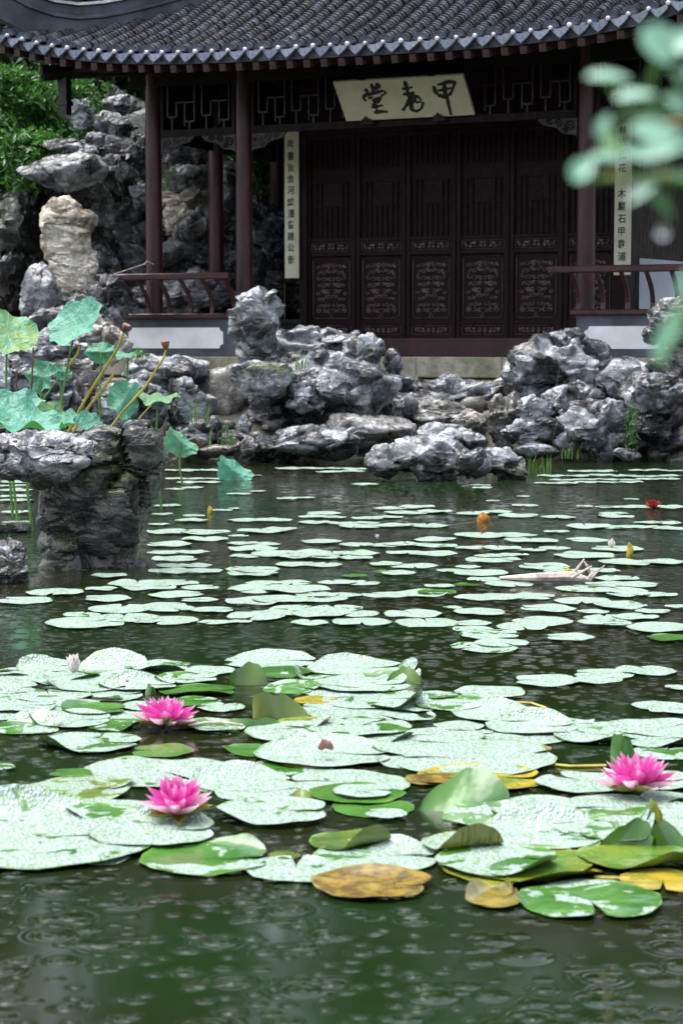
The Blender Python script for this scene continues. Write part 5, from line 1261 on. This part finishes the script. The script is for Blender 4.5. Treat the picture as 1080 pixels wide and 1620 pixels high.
NEAR = [
 # x, y, w, label, opts
 (76, 1054, 88, 'rounded pad behind the white lily bud', dict(tilt=(.10, 0))),
 (180, 1058, 108, 'pad with its back edge curled up right of the white bud', dict(bend=[(U, .05, .55, .45)], dry=.25)),
 (255, 1053, 92, 'flat pad right of the curled pad behind the flowers', dict(dry=.2)),
 (332, 1060, 74, 'neat oval pad left of the olive upright leaf', {}),
 (297, 1072, 100, 'pad with a green front under the neat oval pad', dict(dry=.35)),
 (430, 1046, 140, 'large pad at the back of the cluster behind the olive leaf', dict(bend=[(U, .5, .3, .4)])),
 (445, 1062, 90, 'green-edged pad beneath the large back pad', dict(dry=.6)),
 (45, 1075, 140, 'broad pad at the left edge under the white bud', {}),
 (138, 1081, 135, 'broad pad in front of the white bud', {}),
 (222, 1082, 120, 'pad between the white bud and the boat-shaped pad', dict(dry=.15)),
 (315, 1092, 118, 'boat-shaped pad with bare green hollow', dict(dry=.75, bend=[(-U, .55, .35, .4)])),
 (20, 1091, 62, 'small pad at the left edge in the back rows', {}),
 (78, 1099, 125, 'long pad in the left rows behind the flower', dict(dry=.2)),
 (35, 1116, 110, 'pale pad at the left edge mid rows', {}),
 (120, 1112, 68, 'small oval pad left of the rear flower', {}),
 (150, 1121, 100, 'dark green bare pad behind the left rows', dict(dry=.9)),
 (232, 1117, 76, 'pad directly behind the rear pink flower', {}),
 (308, 1110, 84, 'green-fronted pad right behind the rear flower', dict(dry=.5)),
 (350, 1118, 70, 'pad right of the rear pink flower', dict(dry=.3)),
 (46, 1150, 104, 'large left pad with a lifted dark green back edge', dict(bend=[(U * .8, .25, .6, .4)], dry=.35)),
 (112, 1137, 130, 'flat pad between the lifted-edge pad and rear flower', {}),
 (185, 1146, 90, 'shaded pad left of the rear pink flower', dict(dry=.5)),
 (145, 1174, 158, 'wide pad in front left of the rear flower', dict(dry=.3)),
 (256, 1187, 92, 'bright green bare pad under the rear flower reflection', dict(dry=.95)),
 (335, 1147, 110, 'pad with a straw across it right of the rear flower', dict(dry=.25)),
 (2, 1213, 44, 'small pad cut by the left edge on dark water', dict(dry=.2)),
 (250, 1219, 225, 'very wide pad behind the front left flower', {}),
 (130, 1248, 170, 'yellow-edged pad left of the front left flower', dict(dry=.3, yel=.3)),
 (112, 1222, 62, 'small bare green pad above the yellow-edged pad', dict(dry=1.)),
 (400, 1187, 90, 'dim submerged-looking green pad left of the big centre pad', dict(dry=1., z=.002)),
 (485, 1143, 90, 'yellow-green flat pad in front of the red-tinged leaf', dict(dry=.9, yel=.6)),
 (470, 1157, 150, 'pad in front of the red-tinged upright leaf', {}),
 (462, 1087, 84, 'green-topped pad above the red-tinged leaf', dict(dry=.45, tilt=(.12, 0))),
 (500, 1107, 66, 'yellowing pad right of the red-tinged leaf', dict(dry=.8, yel=.9)),
 (565, 1056, 145, 'large pad at the back right of the cluster', {}),
 (630, 1068, 80, 'pad with a rolled green lip at the back right', dict(bend=[(.5, .2, 1.0, .3)], dry=.4)),
 (575, 1082, 150, 'long pad below the rolled green lip', dict(dry=.15)),
 (598, 1106, 165, 'pad with its right end curled up like a boat', dict(bend=[(-.4, .55, .9, .25)], dry=.2)),
 (590, 1130, 185, 'broad pad below the boat-curled pad', {}),
 (565, 1147, 160, 'flat pad behind the big centre pad', dict(dry=.2)),
 (515, 1192, 208, 'big centre pad with a brown snail on it', dict(bend=[(U, .55, .35, .35)])),
 (690, 1098, 66, 'small pad at the right end of back rows', dict(dry=.35)),
 (715, 1112, 112, 'green-flecked pad left of the straw-rimmed pad', dict(dry=.25)),
 (790, 1127, 138, 'straw-rimmed oval pad at the cluster right back', {}),
 (725, 1148, 76, 'pad behind the tiny white pad', {}),
 (765, 1157, 30, 'tiny pad on dark water in the right rows', {}),
 (700, 1162, 120, 'pad left of the tiny pad', dict(dry=.15)),
 (842, 1148, 140, 'wide pad right of the tiny pad', {}),
 (830, 1164, 130, 'pad overlapping in front of the wide right pad', dict(dry=.15)),
 (660, 1180, 130, 'pad touching the big centre pad on its right', {}),
 (810, 1178, 70, 'green leaf sheet between the yellow scraps', dict(dry=.9, yel=.3)),
 (735, 1170, 60, 'yellow-brown scrap of pad behind the long right pad', dict(dry=1., yel=.9)),
 (748, 1199, 246, 'long broad pad above the pale lifted leaf', {}),
 (835, 1187, 80, 'brown curved pad rim right of the long broad pad', dict(dry=1., brn=.8, yel=.4)),
 (762, 1230, 190, 'yellow decaying pad behind the pale lifted leaf', dict(dry=.9, yel=1.)),
 (690, 1232, 90, 'brown decaying pad left of the yellow one', dict(dry=1., brn=.9)),
 (945, 1163, 130, 'pad left of the upright green leaf', {}),
 (1040, 1152, 150, 'wide pad behind the right flower', {}),
 (1030, 1168, 130, 'pad below the wide pad behind the right flower', {}),
 (1050, 1190, 100, 'green-edged pad right of the upright green leaf', dict(dry=.3)),
 (925, 1237, 150, 'pad left of the right pink flower', {}),
 (1040, 1234, 120, 'pad right of the right pink flower', dict(dry=.2)),
 (62, 1320, 400, 'largest pad filling the left foreground', dict(dry=.08, z=.012)),
 (245, 1312, 200, 'pad carrying the front left pink flower', dict(dry=.1, z=.022)),
 (345, 1331, 44, 'small green flap right of the front left flower', dict(dry=1.)),
 (328, 1358, 196, 'half-bare green pad in the left foreground', dict(dry=.55)),
 (468, 1374, 150, 'heart-notched pad in the front row', dict(dry=.12, yaw=U)),
 (432, 1282, 174, 'pad with large drops right of the front left flower', dict(dry=.1, z=.02)),
 (420, 1252, 150, 'pad behind the one with large drops', {}),
 (385, 1235, 150, 'pad between the front left flower and centre', dict(bend=[(U * 1.3, .3, .35, .4)])),
 (545, 1238, 190, 'wide pad below the big centre pad', {}),
 (575, 1250, 90, 'pale inner pad lying on a green one', dict(dry=.05, z=.03)),
 (565, 1254, 140, 'green pad under the pale inner pad', dict(dry=.8)),
 (590, 1276, 122, 'green pad with a white wet rim', dict(dry=.75)),
 (610, 1286, 62, 'small white pad on the white-rimmed green pad', dict(z=.022)),
 (560, 1329, 130, 'bare green pad with a rolled brown lip', dict(dry=1., bend=[(-.9, .45, 1.6, .18)], brn=.25)),
 (600, 1354, 188, 'drop-studded pad below the brown-lipped green pad', dict(dry=.1)),
 (450, 1352, 50, 'small torn green scrap left of the brown-lipped pad', dict(dry=.9, brn=.3)),
 (590, 1396, 178, 'brown decaying pad in the front row', dict(dry=.85, brn=.9, yel=.5)),
 (735, 1333, 130, 'pad with a rolled brown front rim in the front row', dict(bend=[(-1.2, .35, 1.4, .2)], dry=.2, yel=.3, brn=.25, z=.02)),
 (830, 1371, 246, 'yellow-rimmed pad lowest of the stacked front pads', dict(dry=.8, yel=.5, z=.003)),
 (815, 1362, 220, 'green and yellow pad middle of the stacked front pads', dict(dry=.75, yel=.25, z=.012)),
 (790, 1358, 190, 'pale wet pad topmost of the stacked front pads', dict(dry=.3, z=.022)),
 (932, 1422, 212, 'green and white pad frontmost at right', dict(dry=.5)),
 (775, 1290, 140, 'dew-edged pad below the pale lifted leaf', dict(dry=.3, bend=[(U, .5, .4, .3)])),
 (865, 1317, 195, 'pad with large drops left of the tent-folded pad', dict(dry=.12, z=.014)),
 (870, 1283, 170, 'flecked pad below the right pink flower', dict(dry=.2)),
 (985, 1278, 190, 'pad carrying the right pink flower', dict(dry=.1, z=.02)),
 (940, 1308, 130, 'pad beside the left slope of the tent-folded pad', dict(dry=.2)),
 (1065, 1310, 120, 'pad at the right edge with upturned green flank', dict(bend=[(math.pi, .2, 1.1, .3)], dry=.15, z=.02)),
 (985, 1316, 130, 'pad with its right flank raised into a tent', dict(bend=[(0, .2, 1.05, .3)], dry=.15, z=.02)),
 (1010, 1354, 180, 'yellow-flecked green pad beneath the tent fold', dict(dry=.95, yel=.22)),
 (1048, 1392, 130, 'yellow and brown decaying pad at the right edge', dict(dry=.75, yel=1., brn=.2)),
 (1055, 1262, 80, 'pad right of the one carrying the right flower', {}),
]
FILL = [(30, 1064, 90), (120, 1070, 90), (170, 1098, 120), (20, 1104, 100), (95, 1124, 120), (210, 1132, 80), (20, 1132, 70), (60, 1284, 140), (180, 1284, 140), (330, 1240, 110), (520, 1070, 110), (545, 1094, 120), (520, 1122, 110), (640, 1118, 100), (600, 1165, 120), (460, 1215, 130), (640, 1205, 90), (900, 1145, 90), (990, 1150, 100), (930, 1290, 110), (1040, 1285, 100), (650, 1345, 80), (150, 1350, 140), (880, 1330, 100)]
for x, y, w_ in FILL: pad(x, y, w_, 'plain wet pad half hidden beneath its neighbours ' + ('near the two left flowers' if x < 340 else 'near the red-tinged leaf' if x < 690 else 'near the right flower'), G1, dry=random.choice([0, 0, .1, .3]), z=.003)
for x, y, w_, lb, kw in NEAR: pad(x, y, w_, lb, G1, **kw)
# upright leaves of the cluster
def upright(px, py, w_, h_, label, lean=.35, dry=1., yel=0., brn=0., tw=0., fold=.5, seed=0, pyb=None, skew=0.):
    """half-folded pad standing out of the water: a curved half disc"""
    p = on_z(px, pyb or py + h_ / 2, 0.0); s = F / p.y; a = w_ / 2 / s; hh = h_ / s; rg = random.Random(seed); ph = rg.uniform(0, 6)
    nu, nv = 28, 12; V = []
    for j in range(nv + 1):
        v = j / nv
        for i in range(nu + 1):
            u = -1 + 2 * i / nu; prof_ = math.sqrt(max(0, 1 - abs(u) ** 2.4)); z = -.01 + v * hh * prof_ * (1 + .05 * math.sin(5 * u + ph) + .04 * math.sin(11 * u + 2 * ph) * v) * (1 - skew * u)
            x = a * u * (1 - .05 * v); y = lean * z + fold * a * (u * u) * .5 + .015 * math.sin(3 * u + ph) * v
            V.append((x + tw * z, y, z))
    n = nu + 1; Fc = [(j * n + i, j * n + i + 1, (j + 1) * n + i + 1, (j + 1) * n + i) for j in range(nv) for i in range(nu)]
    me = np_mesh('lily_leaf', np.array(V), Fc, M['pad']); o = link('lily_leaf', me, None, p); o.color = (dry, yel, brn, 1); tag(o, label, 'lily pad', G1)
    return o
upright(391, 1066, 72, 38, 'olive folded leaf standing upright behind the red-tinged one', .3, 1, .12, .02, seed=1, pyb=1084, skew=-.12)
upright(445, 1112, 98, 46, 'red-tinged green leaf standing upright in the cluster', .35, 1, .12, .16, -.2, seed=2, pyb=1138, skew=.35)
upright(640, 1066, 64, 28, 'folded green lip of a back right pad', .5, 1., .1, 0, seed=3, pyb=1081)
upright(732, 1250, 160, 62, 'big pale lifted leaf right of centre', .9, .8, 0, 0, .25, .35, seed=4, pyb=1284, skew=-.22)
upright(988, 1180, 46, 62, 'upright bright green leaf behind the right pink flower', .15, 1., 0, 0, -.12, .3, seed=5, pyb=1216)
upright(400, 1140, 105, 22, 'narrow green blade folded up left of the red-tinged leaf', .6, .9, 0, 0, seed=6, pyb=1152)
upright(478, 1254, 56, 22, 'small green curled leaf at the cluster centre', .4, 1., .4, 0, seed=7, pyb=1266)
pad(783, 1418, 96, 'brown folded leaf floating in the front row', G1, dry=.95, yel=.55, brn=.6, bend=[(.2, .35, 1.8, .2), (2.6, .5, 1., .25)], asp=1.15, z=.015)
upright(470, 1206, 80, 0.1 + 12, 'orange decayed leaf edge left of the big centre pad', 1.2, 1., .9, .5, seed=9, pyb=1216)
upright(238, 1090, 20, 22, 'small green leaf tip poking up in the left rows', .2, 1, .1, 0, seed=10, pyb=1099)
upright(985, 1318, 96, 50, 'green raised left flank of the tent-folded pad', .25, 1., .05, 0, .55, .25, seed=21, pyb=1342)
upright(1064, 1318, 60, 50, 'green raised right flank of the tent-folded pad', .25, 1., .05, 0, -.5, .25, seed=22, pyb=1342)
upright(1035, 1288, 30, 62, 'orange-tipped peak of the tent-folded pad', .2, 1, .5, .1, 0, .3, seed=11, pyb=1322)

# ------------------------------------------------------------------ water lily flowers
def petal_mesh(name, mat, wid=.30, cup=.16, L=1.):
    nu, nv = 9, 7; V = []
    for i in range(nu):
        t = i / (nu - 1); hw = wid * (math.sin(math.pi * min(1, t * .86 + .10)) ** .8) * (1 - t ** 5) + .004
        for j in range(nv):
            s = -1 + 2 * j / (nv - 1); V.append((t * L, s * hw, cup * (s * s) * hw / wid + .22 * t * t))
    Fc = [(i * nv + j, (i + 1) * nv + j, (i + 1) * nv + j + 1, i * nv + j + 1) for i in range(nu - 1) for j in range(nv - 1)]
    return np_mesh(name, np.array(V), Fc, mat)
P_IN = petal_mesh('petal', M['petal'], .22); P_OUT = petal_mesh('petal', M['petal_pale'], .20); P_W = petal_mesh('petal', M['petal_white'], .34, .3); P_R = petal_mesh('petal', M['petal_red'], .24)
SEP = petal_mesh('sepal', M['sepal'], .2)
def lily(px, py, w_, label, z=.0, rings=None, seed=0, meshes=None, name='water_lily'):
    rg = random.Random(seed); p = on_z(px, py, z); r = w_ / 2 / (F / p.y) * 1.16
    op = rg.uniform(-13, 8); f = empty(name, p); f.rotation_euler = (rg.uniform(-.02, .12), rg.uniform(-.1, .1), rg.uniform(0, 6)); tag(f, label, 'water lily', 'pink water lilies'); 
    for (n, el, ln, off, me, bx) in rings:
        for k in range(n):
            a = 2 * math.pi * (k + off) / n + rg.uniform(-.08, .08); e = R(min(86, el + op * (el > 10) + rg.uniform(-7, 7)))
            o = link('sepal' if me is SEP else 'petal', me, f, (math.cos(a) * r * .05, math.sin(a) * r * .05, r * bx))
            s_ = r * ln * rg.uniform(.93, 1.07); o.scale = (s_, s_, s_); o.rotation_euler = (rg.uniform(-.12, .12), -e, a)
    m = MB()
    for k in range(26):
        a = rg.uniform(0, 6.28); rr = rg.uniform(.03, .2) * r; m.tube([(math.cos(a) * rr * .5, math.sin(a) * rr * .5, r * .1), (math.cos(a) * rr, math.sin(a) * rr, r * rg.uniform(.34, .46))], [r * .015, r * .02], 4)
    m.build('stamen', M['stamen'], f); return f
FULL = [(6, 4, .98, .2, SEP, .02), (9, 12, 1.0, 0, P_OUT, .03), (9, 28, .98, .5, P_IN, .05), (8, 44, .93, .2, P_IN, .07), (7, 60, .85, .6, P_IN, .09), (6, 74, .72, .1, P_IN, .10)]
lily(261, 1150, 96, 'pink water lily open on dark water at the rear, mirrored below', .006, FULL, 1)
lily(281, 1291, 112, 'pink water lily in the left foreground on a large pad', .018, FULL, 2)
lily(1006, 1252, 118, 'pink water lily at the right below the upright green leaf', .02, FULL, 3)
b = lily(117, 1065, 60, 'half-closed white and pink lily bud at the left back of the cluster', .01, [(5, 72, .85, 0, P_W, .02), (5, 80, .8, .5, P_W, .03), (2, 70, .78, .3, SEP, .0)], 4)
lily(1032, 803, 27, 'small dark red water lily far off at the right', .005, [(9, 14, 1., 0, P_R, .02), (8, 38, .95, .5, P_R, .04), (7, 62, .85, .2, P_R, .06)], 5)
lily(966, 866, 15, 'tiny white lily bud in the far drift at right', .01, [(5, 70, 1.6, 0, P_W, .02), (4, 80, 1.5, .5, P_W, .02)], 6)
lily(596, 852, 12, 'tiny pale bud standing in the far drift left of centre', .01, [(5, 60, 1.1, 0, P_W, .02)], 7)
# scraps
def scrap(px, pyb, w_, h_, mat, label, lean=.1):
    p = on_z(px, pyb, 0); s = F / p.y; m = MB(); a, h = w_ / 2 / s, h_ / s; V = []
    for j in range(6):
        v = j / 5; hw = a * math.sin(math.pi * min(1, .22 + .78 * v)) + .001
        for i in range(5):
            u = -1 + i / 2; V.append((u * hw + .1 * h * math.sin(3 * v), .5 * a * u * u + lean * h * v, v * h - .005))
    me = np_mesh('leaf_tip', np.array(V), [(j * 5 + i, j * 5 + i + 1, j * 5 + i + 6, j * 5 + i + 5) for j in range(5) for i in range(4)], M[mat]); o = link('leaf_tip', me, None, p); tag(o, label, 'leaf')
scrap(763, 826, 22, 17, 'orange_leaf', 'orange-brown curled leaf standing in open water')
scrap(994, 880, 11, 25, 'yellow_leaf', 'yellow rolled leaf tip standing at the right drift')
scrap(331, 812, 8, 14, 'yellow_leaf', 'small yellow leaf tip right of the top-heavy rock')
scrap(898, 906, 14, 9, 'yellow_leaf', 'little yellow scrap beside the bleached stalk')
P = [on_z(790, 914, .02), on_z(850, 913, .03), on_z(905, 912, .035), on_z(935, 918, .02)]; b0 = P[0].copy()
m = MB(); m.tube([p - b0 for p in P], [.006, .018, .022, .008], 7)
for k in range(7): q = P[2] - b0 + Vector((random.uniform(-.02, .1), random.uniform(-.1, .1), 0)); m.tube([q, q + Vector((random.uniform(-.05, .10), random.uniform(-.05, .05), random.uniform(.0, .06)))], [.008, .003], 5)
o = m.build('dead_stalk', M['dead'], None, b0); tag(o, 'bleached dead stalk floating among the far pads at right', 'dead stalk')
p = on_z(513, 1185, .03); m = MB(); m.tube([(-.012, 0, 0), (0, 0, .014), (.010, 0, .010), (.02, 0, 0)], [.006, .013, .011, .004], 8); o = m.build('snail', M['pod'], None, p); tag(o, 'small brown snail on the big centre pad', 'snail')
P = [on_z(320, 1143, .022), on_z(350, 1142, .024), on_z(384, 1147, .018)]; m = MB(); m.tube([q - P[0] for q in P], .004, 5); o = m.build('straw', M['dead'], None, P[0]); tag(o, 'pale straw lying on the pad right of the rear flower', 'straw')
for pts, lb in (([(860, 1208), (900, 1212), (958, 1211)], 'thin brown stem on the water left of the right flower'), ([(790, 1110), (840, 1112), (864, 1120)], 'curved pale stem behind the straw-rimmed pad'), ([(940, 1388), (975, 1389), (995, 1390)], 'thin orange stem in the right front row')):
    P = [on_z(a, b, .004) for a, b in pts]; m = MB(); m.tube([q - P[0] for q in P], .004, 5); o = m.build('stem', M['stem_y'], None, P[0]); tag(o, lb, 'stem')

# ------------------------------------------------------------------ blurred branch close to the lens
NB = .80
br = empty('leafy_branch', at(1180, 330, NB)); tag(br, 'out-of-focus wet leafy branch hanging at the upper right close by', 'branch')
def twig_(pts, r=.0014):
    m = MB(); m.tube([at(a, b, NB + dz) - br.location for a, b, dz in pts], r, 6); m.build('twig', M['stem_g'], br, None, True)
M['near_leaf2'] = leaf_mat('near_green_leaf', (.05, .17, .05), (.14, .30, .12), .3, .4, 30)
M['near_leaf3'] = leaf_mat('near_orange_leaf', (.35, .14, .02), (.30, .26, .04), .3, .4, 30)
twig_([(1180, 330, 0), (1120, 270, .01), (1060, 215, 0), (1020, 150, .0), (1045, 90, -.01)], .0018)
twig_([(1150, 300, .0), (1060, 285, .01), (980, 280, .0), (925, 285, 0)], .0016)
twig_([(1060, 215, .0), (990, 170, .0), (960, 130, 0)], .0012)
twig_([(1020, 180, .0), (975, 190, .0), (957, 200, 0)], .001)
twig_([(1180, 330, 0), (1110, 420, 0), (1080, 480, 0), (1050, 560, 0)], .0014)
def near_leaf(px, py, L, W, rot, Y_, tiltx=.5, mat='near_leaf'):
    s = F / Y_; nu, nv = 12, 7; V = []
    for i in range(nu + 1):
        t = i / nu; hw = W / 2 / s * math.sin(math.pi * t ** .8) ** .75 if 0 < t < 1 else 0.00005
        for j in range(nv):
            q = -1 + 2 * j / (nv - 1); V.append(((t - .5) * L / s, q * hw, .12 * abs(q) * hw * 2 - .1 * (t - .5) ** 2 * L / s))
    me = np_mesh('leaf', np.array(V), [(i * nv + j, (i + 1) * nv + j, (i + 1) * nv + j + 1, i * nv + j + 1) for i in range(nu) for j in range(nv - 1)], M[mat])
    o = link('leaf', me, br, at(px, py, Y_) - br.location); o.rotation_euler = (tiltx, 0, 0)
    o.rotation_mode = 'QUATERNION'; o.rotation_quaternion = Quaternion((0, 1, 0), rot) @ Quaternion((1, 0, 0), tiltx)
for a in [(1040, 72, 92, 88, .9, .94, 1.0), (1085, 65, 80, 60, -.4, .96, .9), (962, 122, 92, 40, .05, .95, .6), (1005, 152, 84, 46, -.12, .93, .5), (955, 198, 52, 32, -1.2, .95, .9), (1035, 208, 100, 62, .15, .94, .9),
          (1070, 165, 60, 50, .6, .96, .8), (1040, 240, 96, 56, -.2, .93, .8), (1000, 245, 66, 40, .3, .97, .7), (922, 268, 60, 52, -.8, .95, .9), (960, 250, 70, 34, .1, .98, .6), (1075, 225, 70, 60, .4, .95, .8),
          (1015, 305, 66, 26, -.6, .94, .8), (1085, 290, 70, 40, .2, .97, .6), (1062, 515, 150, 38, -1.05, .95, .9), (1085, 445, 70, 34, -1.2, .95, .9), (1095, 120, 60, 50, 1., .95, .8)]:
    near_leaf(a[0], a[1], a[2] * .80, a[3] * .80, a[4], a[5] - .15, a[6])
for a in [(1050, 178, 90, 22, .1, .80, .3, 'near_leaf2'), (1065, 195, 60, 20, -.2, .81, .4, 'near_leaf3'), (968, 232, 40, 60, .2, .82, .7, 'near_leaf2'), (1070, 275, 100, 30, -.05, .80, .2, 'near_leaf2'), (1040, 278, 60, 16, 0, .81, .3, 'near_leaf3'), (965, 285, 60, 24, .1, .81, .3, 'near_leaf2'), (970, 278, 26, 14, .1, .79, .4, 'near_leaf3'), (1070, 130, 50, 60, 1., .81, .4, 'near_leaf2'), (1045, 325, 60, 40, .8, .8, .6, 'near_leaf2'), (1060, 540, 90, 34, -1.1, .81, .6, 'near_leaf2')]: near_leaf(*a)
m = MB()
for px, py, r_ in ((1047, 368, .0022), (1010, 295, .0024)):
    bm = bmesh.new(); bmesh.ops.create_icosphere(bm, subdivisions=3, radius=r_); c = at(px, py, NB) - br.location
    m = MB(); m.add([v.co + c for v in bm.verts], [tuple(v.index for v in f.verts) for f in bm.faces]); bm.free(); m.build('water_drop', M['drop'], br, None, True)
twig_([(1060, 290, 0), (1052, 330, 0), (1047, 366, 0)], .0004)
